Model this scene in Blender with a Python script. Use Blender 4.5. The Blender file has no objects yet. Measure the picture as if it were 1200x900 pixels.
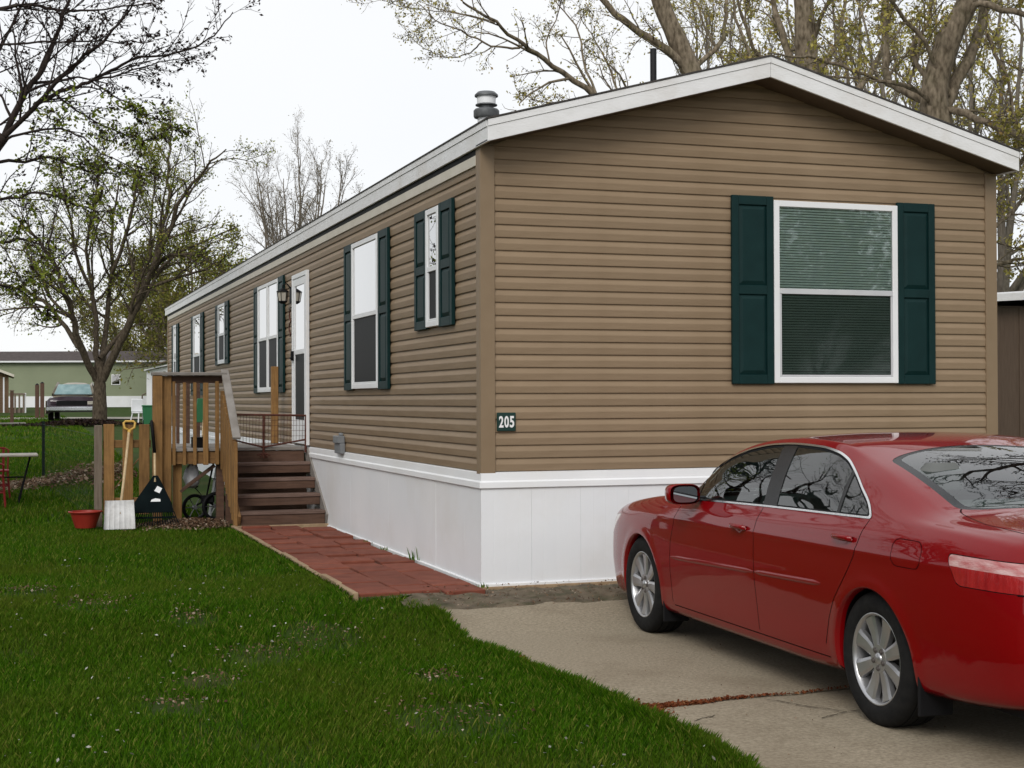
import bpy, bmesh, math, random
import numpy as np
from mathutils import Vector, Matrix

scene = bpy.context.scene
COL = scene.collection

# ------------------------------------------------------------------ camera
F_PX, YAW, PITCH, ROLL = 1720.05, 0.3313, 0.0108, -0.0034
CAM = np.array([-3.4278, -10.6332, 1.4189])
_d = np.array([math.sin(YAW) * math.cos(PITCH), math.cos(YAW) * math.cos(PITCH), math.sin(PITCH)])
_r = np.array([math.cos(YAW), -math.sin(YAW), 0.0])
_u = np.cross(_r, _d)
_r2 = _r * math.cos(ROLL) + _u * math.sin(ROLL)
_u2 = -_r * math.sin(ROLL) + _u * math.cos(ROLL)
cam_data = bpy.data.cameras.new('camera')
cam_data.sensor_width = 36.0
cam_data.lens = F_PX / 1200.0 * 36.0
cam_data.clip_start = 0.1
cam_data.clip_end = 3000.0
cam = bpy.data.objects.new('camera', cam_data)
COL.objects.link(cam)
cam.matrix_world = Matrix(((_r2[0], _u2[0], -_d[0], CAM[0]), (_r2[1], _u2[1], -_d[1], CAM[1]),
                           (_r2[2], _u2[2], -_d[2], CAM[2]), (0, 0, 0, 1)))
scene.camera = cam


def at(px, py, depth):
    """World point seen at photo pixel (px, py) at a given distance along the view axis."""
    return CAM + depth * (_d + (px - 600) / F_PX * _r2 - (py - 450) / F_PX * _u2)


# ------------------------------------------------------------------ light: overcast sky, weak broad sun
SUN_EL, SUN_AZ = math.radians(36), math.radians(214)      # azimuth clockwise from +y, where the light comes from
world = bpy.data.worlds.new('World')
scene.world = world
world.use_nodes = True
wn = world.node_tree
wn.nodes.clear()
w_out = wn.nodes.new('ShaderNodeOutputWorld')
w_bg = wn.nodes.new('ShaderNodeBackground')
w_sky = wn.nodes.new('ShaderNodeTexSky')
w_sky.sky_type = 'NISHITA'
w_sky.sun_disc = False
w_sky.sun_elevation = SUN_EL
w_sky.sun_rotation = SUN_AZ
w_cloud = wn.nodes.new('ShaderNodeTexNoise')
w_cloud.inputs['Scale'].default_value = 1.6
w_cloud.inputs['Detail'].default_value = 4
w_ramp = wn.nodes.new('ShaderNodeValToRGB')
w_ramp.color_ramp.elements[0].position = 0.3
w_ramp.color_ramp.elements[0].color = (0.86, 0.89, 0.93, 1)
w_ramp.color_ramp.elements[1].position = 0.7
w_ramp.color_ramp.elements[1].color = (1.0, 1.0, 1.0, 1)
w_scale = wn.nodes.new('ShaderNodeVectorMath')
w_scale.operation = 'SCALE'
w_scale.inputs['Scale'].default_value = 10.6
w_mix = wn.nodes.new('ShaderNodeMix')
w_mix.data_type = 'RGBA'
w_mix.inputs[0].default_value = 0.93
w_geo = wn.nodes.new('ShaderNodeTexCoord')
wn.links.new(w_geo.outputs['Generated'], w_cloud.inputs['Vector'])
wn.links.new(w_cloud.outputs['Fac'], w_ramp.inputs['Fac'])
wn.links.new(w_ramp.outputs['Color'], w_scale.inputs[0])
wn.links.new(w_sky.outputs['Color'], w_mix.inputs[6])
wn.links.new(w_scale.outputs['Vector'], w_mix.inputs[7])
wn.links.new(w_mix.outputs[2], w_bg.inputs['Color'])
w_bg.inputs['Strength'].default_value = 0.1
wn.links.new(w_bg.outputs['Background'], w_out.inputs['Surface'])

sun_data = bpy.data.lights.new('sun', 'SUN')
sun_data.energy = 1.65
sun_data.angle = math.radians(25)
sun_data.color = (1.0, 0.96, 0.90)
sun = bpy.data.objects.new('sun', sun_data)
COL.objects.link(sun)
_to_sun = Vector((math.sin(SUN_AZ) * math.cos(SUN_EL), math.cos(SUN_AZ) * math.cos(SUN_EL), math.sin(SUN_EL)))
sun.rotation_euler = _to_sun.to_track_quat('Z', 'Y').to_euler()
sun.location = (0, -20, 30)

vs = scene.view_settings
vs.view_transform = 'Standard'
vs.look = 'None'
vs.exposure = 0.0
vs.gamma = 1.0
scene.cycles.max_bounces = 8
scene.cycles.transparent_max_bounces = 16


# ------------------------------------------------------------------ materials
def new_mat(name):
    m = bpy.data.materials.new(name)
    m.use_nodes = True
    nt = m.node_tree
    return m, nt, nt.nodes['Principled BSDF']


def mat(name, c1, c2=None, rough=0.6, scale=6.0, detail=6, stretch=(1, 1, 1), bump=0.0, bscale=40.0, metal=0.0,
        spec=0.3, coat=0.0, island=0.0, dirt=None, dscale=2.0, damt=0.5, coords='Object', lo=0.3, hi=0.7):
    """Noise-mixed procedural Principled material; island = value jitter per loose piece."""
    m, nt, b = new_mat(name)
    N, L = nt.nodes, nt.links
    tc = N.new('ShaderNodeTexCoord')
    mp = N.new('ShaderNodeMapping')
    mp.inputs['Scale'].default_value = stretch
    L.new(tc.outputs[coords], mp.inputs['Vector'])
    c2 = c2 or c1
    nz = N.new('ShaderNodeTexNoise')
    nz.inputs['Scale'].default_value = scale
    nz.inputs['Detail'].default_value = detail
    L.new(mp.outputs['Vector'], nz.inputs['Vector'])
    rp = N.new('ShaderNodeValToRGB')
    rp.color_ramp.elements[0].position = lo
    rp.color_ramp.elements[1].position = hi
    rp.color_ramp.elements[0].color = (*c1, 1)
    rp.color_ramp.elements[1].color = (*c2, 1)
    L.new(nz.outputs['Fac'], rp.inputs['Fac'])
    out = rp.outputs['Color']
    if dirt:
        dz = N.new('ShaderNodeTexNoise')
        dz.inputs['Scale'].default_value = dscale
        dz.inputs['Detail'].default_value = 8
        dz.inputs['Roughness'].default_value = 0.65
        L.new(tc.outputs[coords], dz.inputs['Vector'])
        dr = N.new('ShaderNodeValToRGB')
        dr.color_ramp.elements[0].position = 0.48
        dr.color_ramp.elements[1].position = 0.72
        dr.color_ramp.elements[0].color = (0, 0, 0, 1)
        dr.color_ramp.elements[1].color = (damt, damt, damt, 1)
        L.new(dz.outputs['Fac'], dr.inputs['Fac'])
        mx = N.new('ShaderNodeMix')
        mx.data_type = 'RGBA'
        L.new(dr.outputs['Color'], mx.inputs[0])
        L.new(out, mx.inputs[6])
        mx.inputs[7].default_value = (*dirt, 1)
        out = mx.outputs[2]
    if island:
        g = N.new('ShaderNodeNewGeometry')
        oi = N.new('ShaderNodeObjectInfo')
        ad = N.new('ShaderNodeMath')
        ad.operation = 'ADD'
        L.new(g.outputs['Random Per Island'], ad.inputs[0])
        L.new(oi.outputs['Random'], ad.inputs[1])
        fr = N.new('ShaderNodeMath')
        fr.operation = 'FRACT'
        L.new(ad.outputs[0], fr.inputs[0])
        mr = N.new('ShaderNodeMapRange')
        mr.inputs['To Min'].default_value = 1 - island
        mr.inputs['To Max'].default_value = 1 + island
        L.new(fr.outputs[0], mr.inputs['Value'])
        vm = N.new('ShaderNodeVectorMath')
        vm.operation = 'SCALE'
        L.new(out, vm.inputs[0])
        L.new(mr.outputs['Result'], vm.inputs['Scale'])
        out = vm.outputs['Vector']
    L.new(out, b.inputs['Base Color'])
    b.inputs['Roughness'].default_value = rough
    b.inputs['Metallic'].default_value = metal
    b.inputs['Specular IOR Level'].default_value = spec
    if coat:
        b.inputs['Coat Weight'].default_value = coat
        b.inputs['Coat Roughness'].default_value = 0.03
    if bump:
        bz = N.new('ShaderNodeTexNoise')
        bz.inputs['Scale'].default_value = bscale
        bz.inputs['Detail'].default_value = 5
        L.new(mp.outputs['Vector'], bz.inputs['Vector'])
        bp = N.new('ShaderNodeBump')
        bp.inputs['Strength'].default_value = bump
        bp.inputs['Distance'].default_value = 0.01
        L.new(bz.outputs['Fac'], bp.inputs['Height'])
        L.new(bp.outputs['Normal'], b.inputs['Normal'])
    return m


def leaf_mat(name, c1, c2, c3=None, patch=None, pscale=0.7):
    """Leaf colour varies per leaf; light passes through a little."""
    m, nt, b = new_mat(name)
    N, L = nt.nodes, nt.links
    g = N.new('ShaderNodeNewGeometry')
    rp = N.new('ShaderNodeValToRGB')
    rp.color_ramp.elements[0].color = (*c1, 1)
    rp.color_ramp.elements[1].color = (*c2, 1)
    if c3:
        e = rp.color_ramp.elements.new(0.8)
        e.color = (*c2, 1)
        rp.color_ramp.elements[-1].color = (*c3, 1)
    L.new(g.outputs['Random Per Island'], rp.inputs['Fac'])
    col = rp.outputs['Color']
    if patch:
        tc = N.new('ShaderNodeTexCoord')
        nz = N.new('ShaderNodeTexNoise')
        nz.inputs['Scale'].default_value = pscale
        nz.inputs['Detail'].default_value = 6
        L.new(tc.outputs['Object'], nz.inputs['Vector'])
        pr = N.new('ShaderNodeMapRange')
        pr.inputs['From Min'].default_value = 0.45
        pr.inputs['From Max'].default_value = 0.68
        pr.inputs['To Max'].default_value = 0.45
        L.new(nz.outputs['Fac'], pr.inputs['Value'])
        pm = N.new('ShaderNodeMix')
        pm.data_type = 'RGBA'
        L.new(pr.outputs['Result'], pm.inputs[0])
        L.new(col, pm.inputs[6])
        pm.inputs[7].default_value = (*patch, 1)
        col = pm.outputs[2]
    L.new(col, b.inputs['Base Color'])
    b.inputs['Roughness'].default_value = 0.6
    b.inputs['Specular IOR Level'].default_value = 0.06
    tr = N.new('ShaderNodeBsdfTranslucent')
    L.new(col, tr.inputs['Color'])
    mx = N.new('ShaderNodeMixShader')
    mx.inputs['Fac'].default_value = 0.3
    L.new(b.outputs['BSDF'], mx.inputs[1])
    L.new(tr.outputs['BSDF'], mx.inputs[2])
    L.new(mx.outputs['Shader'], N['Material Output'].inputs['Surface'])
    return m


def glass_mat(name, tint, ior=1.5, rough=0.0, wave=0.0, body=None, body_fac=0.0, boost=1.0):
    """Sheet glass: Fresnel mix of a tinted see-through and a mirror reflection."""
    m, nt, b = new_mat(name)
    N, L = nt.nodes, nt.links
    N.remove(b)
    t = N.new('ShaderNodeBsdfTransparent')
    t.inputs['Color'].default_value = (*tint, 1)
    gl = N.new('ShaderNodeBsdfGlossy')
    gl.inputs['Roughness'].default_value = rough
    fr = N.new('ShaderNodeFresnel')
    fr.inputs['IOR'].default_value = ior
    mx = N.new('ShaderNodeMixShader')
    mu = N.new('ShaderNodeMath')              # several glass surfaces in the pane add up
    mu.operation = 'MULTIPLY'
    mu.use_clamp = True
    mu.inputs[1].default_value = boost
    L.new(fr.outputs['Fac'], mu.inputs[0])
    L.new(mu.outputs[0], mx.inputs['Fac'])
    src = t.outputs['BSDF']
    if body:
        df = N.new('ShaderNodeBsdfDiffuse')
        df.inputs['Color'].default_value = (*body, 1)
        m2 = N.new('ShaderNodeMixShader')
        m2.inputs['Fac'].default_value = body_fac
        L.new(t.outputs['BSDF'], m2.inputs[1])
        L.new(df.outputs['BSDF'], m2.inputs[2])
        src = m2.outputs['Shader']
    L.new(src, mx.inputs[1])
    L.new(gl.outputs['BSDF'], mx.inputs[2])
    if wave:
        tc = N.new('ShaderNodeTexCoord')
        nz = N.new('ShaderNodeTexNoise')
        nz.inputs['Scale'].default_value = 2.5
        nz.inputs['Detail'].default_value = 1
        L.new(tc.outputs['Object'], nz.inputs['Vector'])
        bp = N.new('ShaderNodeBump')
        bp.inputs['Strength'].default_value = wave
        bp.inputs['Distance'].default_value = 0.01
        L.new(nz.outputs['Fac'], bp.inputs['Height'])
        L.new(bp.outputs['Normal'], gl.inputs['Normal'])
    L.new(mx.outputs['Shader'], N['Material Output'].inputs['Surface'])
    return m


M = {}
M['siding'] = mat('tan_vinyl_siding', (0.246, 0.177, 0.113), (0.280, 0.205, 0.133), rough=0.5, scale=3, stretch=(1, 1, 8),
                  bump=0.12, bscale=25, dirt=(0.20, 0.14, 0.082), dscale=0.8, damt=0.4, spec=0.15, island=0.035)
M['post_trim'] = mat('tan_vinyl_trim', (0.215, 0.150, 0.089), (0.235, 0.168, 0.102), rough=0.5, spec=0.4)
M['frieze'] = mat('cream_frieze', (0.56, 0.52, 0.44), (0.62, 0.58, 0.50), rough=0.6)
M['white'] = mat('white_vinyl', (0.76, 0.77, 0.79), (0.80, 0.81, 0.82), rough=0.45, dirt=(0.55, 0.53, 0.48), dscale=1.5, damt=0.25)
M['skirt'] = mat('white_skirting', (0.74, 0.76, 0.79), (0.80, 0.81, 0.83), rough=0.5, scale=1.2, dirt=(0.62, 0.59, 0.55),
                 dscale=0.9, damt=0.35, bump=0.05, bscale=6)
M['fascia'] = mat('white_fascia_metal', (0.72, 0.72, 0.72), (0.79, 0.79, 0.80), rough=0.5, dirt=(0.55, 0.50, 0.45), dscale=2.5, damt=0.4,
                  bump=0.25, bscale=30, stretch=(1, 1, 2.5))
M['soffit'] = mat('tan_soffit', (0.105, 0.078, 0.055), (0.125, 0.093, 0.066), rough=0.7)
M['shingle'] = mat('dark_shingle', (0.04, 0.036, 0.034), (0.075, 0.068, 0.063), rough=0.9, scale=30, bump=0.4)
M['shutter'] = mat('dark_green_shutter', (0.0035, 0.021, 0.021), (0.005, 0.026, 0.026), rough=0.5, spec=0.16, scale=8, bump=0.08, bscale=60)
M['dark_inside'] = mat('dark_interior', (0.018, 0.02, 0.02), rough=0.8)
M['blind'] = mat('pale_blind', (0.74, 0.76, 0.74), (0.79, 0.80, 0.78), rough=0.5)
M['glass_blind'] = glass_mat('window_glass_clear', (0.895, 0.965, 0.94), ior=1.5, wave=0.07, rough=0.02, boost=2.0)
M['glass_screen'] = glass_mat('window_glass_screened', (0.66, 0.74, 0.705), ior=1.45, wave=0.07, body=(0.02, 0.024, 0.023), body_fac=0.20, rough=0.04)
M['glass_side'] = glass_mat('window_glass_side', (0.25, 0.28, 0.28), ior=2.4, wave=0.02, boost=2.6)
M['screen_side'] = mat('insect_screen', (0.010, 0.011, 0.012), (0.017, 0.018, 0.019), rough=0.5, scale=60, spec=0.10)
M['wood_new'] = mat('orange_treated_wood', (0.195, 0.103, 0.034), (0.295, 0.163, 0.058), rough=0.75, scale=4, stretch=(14, 14, 1), bump=0.25,
                    bscale=30, dirt=(0.10, 0.05, 0.022), dscale=5, damt=0.55, island=0.16)
M['wood_new_h'] = mat('orange_treated_wood_level', (0.17, 0.09, 0.031), (0.26, 0.14, 0.052), rough=0.75, scale=4, stretch=(1, 14, 14), bump=0.25,
                      bscale=30, dirt=(0.10, 0.05, 0.022), dscale=5, damt=0.5, island=0.14)
M['wood_grey'] = mat('weathered_wood', (0.19, 0.17, 0.15), (0.30, 0.28, 0.26), rough=0.85, scale=5, stretch=(1, 1, 1), bump=0.3, island=0.1)
M['wood_greypost'] = mat('weathered_post', (0.13, 0.10, 0.075), (0.21, 0.17, 0.13), rough=0.85, scale=5, stretch=(12, 12, 1), bump=0.3)
M['wood_brown'] = mat('dark_brown_stained_wood', (0.068, 0.036, 0.023), (0.115, 0.062, 0.040), rough=0.6, scale=5, stretch=(1, 10, 10), bump=0.2,
                      dirt=(0.13, 0.08, 0.06), dscale=4, damt=0.5, island=0.12)
M['tread_wood'] = mat('worn_brown_tread', (0.11, 0.068, 0.052), (0.19, 0.125, 0.10), rough=0.6, scale=5, stretch=(1, 10, 10), bump=0.2, island=0.12)
M['rust'] = mat('rusty_red_iron', (0.06, 0.018, 0.012), (0.11, 0.035, 0.022), rough=0.7, scale=30, bump=0.2)
M['paver'] = mat('red_paver', (0.140, 0.040, 0.024), (0.200, 0.058, 0.034), rough=0.9, scale=7, detail=10, bump=0.5, bscale=60,
                 dirt=(0.27, 0.11, 0.07), dscale=6, damt=0.3, island=0.14)
M['edging'] = mat('tan_edging', (0.25, 0.17, 0.10), (0.36, 0.26, 0.16), rough=0.85, scale=12, bump=0.3)
M['concrete'] = mat('worn_concrete', (0.205, 0.170, 0.120), (0.37, 0.318, 0.236), rough=0.95, scale=55, detail=4, bump=0.55, bscale=120, spec=0.15, lo=0.25, hi=0.75,
                    dirt=(0.15, 0.115, 0.075), dscale=1.1, damt=0.6)
M['dirt'] = mat('bare_dirt', (0.075, 0.058, 0.038), (0.17, 0.135, 0.095), rough=1.0, scale=9, detail=12, bump=0.9, bscale=45,
                dirt=(0.03, 0.045, 0.012), dscale=5, damt=0.7)
M['ground'] = mat('soil_and_turf', (0.020, 0.040, 0.005), (0.036, 0.066, 0.009), rough=1.0, scale=1.3, detail=12, bump=0.6, bscale=30,
                  dirt=(0.065, 0.048, 0.024), dscale=1.1, damt=0.5, spec=0.1)
M['road'] = mat('pale_gravel_road', (0.26, 0.24, 0.20), (0.34, 0.32, 0.27), rough=1.0, scale=3, bump=0.3)
M['crack'] = mat('dark_crack', (0.03, 0.024, 0.017), (0.05, 0.04, 0.028), rough=1.0, spec=0.05)
M['grass'] = leaf_mat('grass_blades', (0.021, 0.066, 0.002), (0.066, 0.160, 0.004), (0.22, 0.22, 0.045), patch=(0.105, 0.118, 0.014))
M['litter'] = leaf_mat('dry_leaves', (0.07, 0.035, 0.022), (0.25, 0.16, 0.10), (0.50, 0.42, 0.33))
M['red_litter'] = leaf_mat('red_bud_scales', (0.10, 0.025, 0.010), (0.24, 0.075, 0.03), (0.32, 0.16, 0.07))
M['specks'] = leaf_mat('pale_petals', (0.20, 0.19, 0.15), (0.42, 0.41, 0.36), (0.65, 0.65, 0.6))
M['bark'] = mat('grey_brown_bark', (0.07, 0.054, 0.036), (0.27, 0.22, 0.16), rough=0.95, spec=0.1, scale=9, stretch=(2, 2, 0.8), detail=10, bump=1.0, bscale=9,
                dirt=(0.07, 0.085, 0.03), dscale=1.5, damt=0.35)
M['bark_mid'] = mat('brown_bark', (0.034, 0.026, 0.018), (0.12, 0.095, 0.068), rough=0.95, spec=0.1, scale=9, stretch=(2, 2, 0.8), detail=10, bump=1.0, bscale=9)
M['bark_dark'] = mat('dark_wet_bark', (0.018, 0.012, 0.010), (0.05, 0.036, 0.03), rough=0.9, scale=6, stretch=(3, 3, 0.6), detail=8, bump=0.8, bscale=9)
M['bark_pale'] = mat('pale_bark', (0.12, 0.10, 0.08), (0.22, 0.19, 0.155), rough=0.95, scale=6, stretch=(3, 3, 0.7), detail=8, bump=0.8, bscale=9)
M['leaf_yg'] = leaf_mat('young_yellow_leaves', (0.20, 0.185, 0.032), (0.50, 0.44, 0.13), (0.32, 0.21, 0.085))
M['leaf_g'] = leaf_mat('young_green_leaves', (0.10, 0.14, 0.012), (0.25, 0.30, 0.045), (0.28, 0.26, 0.06))
M['leaf_spring'] = leaf_mat('bright_spring_leaves', (0.13, 0.14, 0.018), (0.33, 0.33, 0.07), (0.30, 0.22, 0.08))
M['bud'] = leaf_mat('dark_buds', (0.014, 0.008, 0.008), (0.04, 0.024, 0.02), (0.06, 0.05, 0.02))
M['leaf_pale'] = leaf_mat('pale_catkins', (0.16, 0.13, 0.07), (0.28, 0.24, 0.14), (0.2, 0.15, 0.08))
M['leaf_olive'] = leaf_mat('olive_young_leaves', (0.08, 0.088, 0.016), (0.24, 0.23, 0.055), (0.16, 0.11, 0.045))
M['steel'] = mat('galvanised_steel', (0.42, 0.43, 0.44), (0.55, 0.56, 0.57), rough=0.4, scale=12, metal=0.7)
M['steel_dark'] = mat('dull_dark_steel', (0.10, 0.105, 0.11), (0.17, 0.175, 0.18), rough=0.5, scale=12, metal=0.5)
M['black'] = mat('black_plastic', (0.005, 0.005, 0.006), (0.009, 0.009, 0.010), rough=0.6, spec=0.15)
M['black_pipe'] = mat('black_abs_pipe', (0.01, 0.01, 0.012), rough=0.55)
M['rake_green'] = mat('dark_green_black_plastic', (0.004, 0.007, 0.008), (0.007, 0.012, 0.013), rough=0.9, spec=0.04)
M['sign_green'] = mat('dark_green_sign', (0.008, 0.035, 0.028), rough=0.4)
M['sign_white'] = mat('white_numeral', (0.8, 0.8, 0.8), rough=0.5)
M['outlet'] = mat('grey_metal_box', (0.16, 0.17, 0.18), (0.22, 0.23, 0.24), rough=0.5)
M['ash'] = mat('pale_ash_handle', (0.45, 0.33, 0.18), (0.58, 0.45, 0.28), rough=0.6, stretch=(8, 8, 1))
M['yellow'] = mat('yellow_plastic_grip', (0.55, 0.34, 0.07), (0.60, 0.39, 0.10), rough=0.45)
M['shovel_white'] = mat('scuffed_white_scoop', (0.55, 0.55, 0.55), (0.72, 0.72, 0.72), rough=0.5, scale=15, dirt=(0.3, 0.28, 0.25), dscale=8, damt=0.5)
M['red_tub'] = mat('red_plastic_tub', (0.26, 0.022, 0.014), (0.33, 0.035, 0.02), rough=0.45)
M['red_metal'] = mat('red_painted_metal', (0.18, 0.012, 0.012), (0.24, 0.02, 0.018), rough=0.5)
M['table_top'] = mat('pale_table_top', (0.36, 0.33, 0.28), (0.46, 0.42, 0.36), rough=0.6)
M['wire'] = mat('dull_fence_wire', (0.05, 0.06, 0.05), rough=0.6, metal=0.3)
M['tpost'] = mat('dark_green_steel_post', (0.006, 0.016, 0.012), rough=0.5)
M['green_wall'] = mat('sage_green_siding', (0.23, 0.26, 0.165), (0.27, 0.30, 0.195), rough=0.6, scale=0.6)
M['brown_roof'] = mat('brown_shingle', (0.055, 0.044, 0.042), (0.085, 0.07, 0.066), rough=0.95, scale=4)
M['brown_wall'] = mat('brown_siding', (0.12, 0.075, 0.04), (0.15, 0.095, 0.055), rough=0.7)
M['shed'] = mat('brown_shed_panel', (0.088, 0.060, 0.042), (0.112, 0.078, 0.055), rough=0.6, scale=8, stretch=(6, 6, 0.6), bump=0.2)
M['green_plastic'] = mat('mid_green_plastic', (0.03, 0.14, 0.06), rough=0.45)
M['amber_lamp'] = mat('clear_lamp_glass', (0.45, 0.42, 0.36), rough=0.15)
M['bag'] = mat('white_bag', (0.62, 0.63, 0.66), (0.74, 0.75, 0.78), rough=0.5, scale=14, bump=0.8, bscale=14)


# ------------------------------------------------------------------ mesh helpers
class MB:
    """Collects simple shapes, then links them as one mesh object."""

    def __init__(self):
        self.v, self.f = [], []

    def add(self, v, f, mtx=None):
        o = len(self.v)
        if mtx is not None:
            v = [tuple(mtx @ Vector(p)) for p in v]
        self.v += [tuple(p) for p in v]
        self.f += [tuple(i + o for i in q) for q in f]
        return self

    def box(self, lo, hi, mtx=None):
        x0, y0, z0 = lo
        x1, y1, z1 = hi
        v = [(x0, y0, z0), (x1, y0, z0), (x1, y1, z0), (x0, y1, z0), (x0, y0, z1), (x1, y0, z1), (x1, y1, z1), (x0, y1, z1)]
        return self.add(v, [(3, 2, 1, 0), (4, 5, 6, 7), (0, 1, 5, 4), (1, 2, 6, 5), (2, 3, 7, 6), (3, 0, 4, 7)], mtx)

    def beam(self, a, b, w, h, up=(0, 0, 1)):
        """Rectangular bar from a to b, w across, h along 'up'."""
        a, b, up = Vector(a), Vector(b), Vector(up)
        t = (b - a).normalized()
        s = t.cross(up).normalized()
        n = s.cross(t).normalized()
        v = []
        for p in (a, b):
            for i, j in ((-1, -1), (1, -1), (1, 1), (-1, 1)):
                v.append(p + s * (i * w / 2) + n * (j * h / 2))
        return self.add(v, [(0, 1, 2, 3), (7, 6, 5, 4), (0, 4, 5, 1), (1, 5, 6, 2), (2, 6, 7, 3), (3, 7, 4, 0)])

    def tube(self, pts, rad, n=8, caps=True):
        pts = [Vector(p) for p in pts]
        if not hasattr(rad, '__len__'):
            rad = [rad] * len(pts)
        v, f = [], []
        prev = None
        for i, p in enumerate(pts):
            t = (pts[min(i + 1, len(pts) - 1)] - pts[max(i - 1, 0)]).normalized()
            if prev is None:
                ref = Vector((0, 0, 1)) if abs(t.z) < 0.9 else Vector((1, 0, 0))
                s = t.cross(ref).normalized()
            else:
                s = (prev - t * prev.dot(t)).normalized()
            prev = s
            q = t.cross(s)
            for k in range(n):
                a = 2 * math.pi * k / n
                v.append(p + (s * math.cos(a) + q * math.sin(a)) * rad[i])
        for i in range(len(pts) - 1):
            for k in range(n):
                k2 = (k + 1) % n
                f.append((i * n + k, i * n + k2, (i + 1) * n + k2, (i + 1) * n + k))
        if caps:
            f.append(tuple(range(n))[::-1])
            f.append(tuple((len(pts) - 1) * n + k for k in range(n)))
        return self.add(v, f)

    def lathe(self, prof, n=24, mtx=None):
        """prof: list of (r, z) turned about z."""
        v, f = [], []
        for r, z in prof:
            for k in range(n):
                a = 2 * math.pi * k / n
                v.append((r * math.cos(a), r * math.sin(a), z))
        for i in range(len(prof) - 1):
            for k in range(n):
                k2 = (k + 1) % n
                f.append((i * n + k, i * n + k2, (i + 1) * n + k2, (i + 1) * n + k))
        return self.add(v, f, mtx)

    def prism(self, poly, z0, z1, mtx=None):
        n = len(poly)
        v = [(x, y, z0) for x, y in poly] + [(x, y, z1) for x, y in poly]
        f = [tuple(range(n))[::-1], tuple(range(n, 2 * n))]
        f += [(i, (i + 1) % n, n + (i + 1) % n, n + i) for i in range(n)]
        return self.add(v, f, mtx)

    def mesh(self, name, smooth=False):
        me = bpy.data.meshes.new(name)
        me.from_pydata(self.v, [], self.f)
        if smooth:
            me.polygons.foreach_set('use_smooth', [True] * len(me.polygons))
        me.update()
        return me


def obj(name, src, m, parent=None, bevel=0.0, smooth=False, angle=None, label=None, kind=None, loc=None):
    me = src.mesh(name, smooth) if isinstance(src, MB) else src
    if m is not None and not me.materials:
        me.materials.append(m)
    o = bpy.data.objects.new(name, me)
    COL.objects.link(o)
    if parent is not None:
        o.parent = parent
    if loc is not None:
        o.location = loc
    if bevel:
        b = o.modifiers.new('bevel', 'BEVEL')
        b.width = bevel
        b.segments = 1
        b.limit_method = 'ANGLE'
    if angle:
        try:
            me.set_sharp_from_angle(angle=math.radians(angle))
        except Exception:
            pass
    if label:
        o['label'] = label
    if kind:
        o['kind'] = kind
    return o


def tag(o, label, cat, group=None):
    o['label'] = label
    o['category'] = cat
    if group:
        o['group'] = group
    return o


def thing(name, loc, label, cat, group=None, rz=0.0):
    o = bpy.data.objects.new(name, None)
    o.empty_display_size = 0.2
    COL.objects.link(o)
    o.location = loc
    o.rotation_euler = (0, 0, rz)
    return tag(o, label, cat, group)


def fast_mesh(name, verts, faces, nper):
    """numpy mesh with faces all of nper corners."""
    me = bpy.data.meshes.new(name)
    verts = np.asarray(verts, np.float32)
    faces = np.asarray(faces, np.int32)
    me.vertices.add(len(verts))
    me.vertices.foreach_set('co', verts.ravel())
    me.loops.add(faces.size)
    me.loops.foreach_set('vertex_index', faces.ravel())
    me.polygons.add(len(faces))
    me.polygons.foreach_set('loop_start', np.arange(0, faces.size, nper, dtype=np.int32))
    me.polygons.foreach_set('loop_total', np.full(len(faces), nper, np.int32))
    me.update(calc_edges=True)
    return me


def sstep(a, b, x):
    t = np.clip((np.asarray(x, float) - a) / (b - a), 0, 1)
    return t * t * (3 - 2 * t)


def tz(x, y):
    """Ground height: level by the house, a little lower at the drive, rising slowly far behind."""
    x = np.asarray(x, float)
    y = np.asarray(y, float)
    d = (x - CAM[0]) * _d[0] + (y - CAM[1]) * _d[1]
    z = -0.135 * sstep(0.1, 1.7, -y)
    z = z + np.where(d > 22, 1.3 * (1 - np.exp(-np.maximum(d - 22, 0) / 45.0)), 0)
    z = z + 0.012 * np.sin(x * 1.7 + 0.4) * np.cos(y * 1.3) * sstep(-1.3, -2.5, x)
    return z


def H(x, y):
    return float(tz(x, y))


def chain_loc(o):
    v = Vector((0, 0, 0))
    while o is not None:
        v += o.location
        o = o.parent
    return v


def wobj(name, mb, m, parent, **kw):
    """Part given in world coordinates."""
    off = chain_loc(parent)
    if off.length:
        mb.v = [(p[0] - off.x, p[1] - off.y, p[2] - off.z) for p in mb.v]
    return obj(name, mb, m, parent, **kw)


# ------------------------------------------------------------------ ground, drive, path
def grid_mesh(name, xs, ys, zf, keep=None):
    X, Y = np.meshgrid(xs, ys)
    Z = zf(X, Y)
    v = np.stack([X, Y, Z], -1).reshape(-1, 3)
    nx, ny = len(xs), len(ys)
    i = np.arange((ny - 1) * (nx - 1))
    r, c = i // (nx - 1), i % (nx - 1)
    a = r * nx + c
    f = np.stack([a, a + 1, a + nx + 1, a + nx], -1)
    if keep is not None:
        cx = v[f].mean(1)
        f = f[keep(cx[:, 0], cx[:, 1])]
    me = fast_mesh(name, v, f, 4)
    me.polygons.foreach_set('use_smooth', np.ones(len(f), bool))
    return me


def graded(lo, a, b, hi, step, grow=1.28):
    xs = list(np.arange(a, b + 1e-6, step))
    s, x = step, a
    left = []
    while x > lo:
        s *= grow
        x -= s
        left.append(max(x, lo))
    s, x = step, xs[-1]
    right = []
    while x < hi:
        s *= grow
        x += s
        right.append(min(x, hi))
    return np.array(left[::-1] + xs + right)


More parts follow.
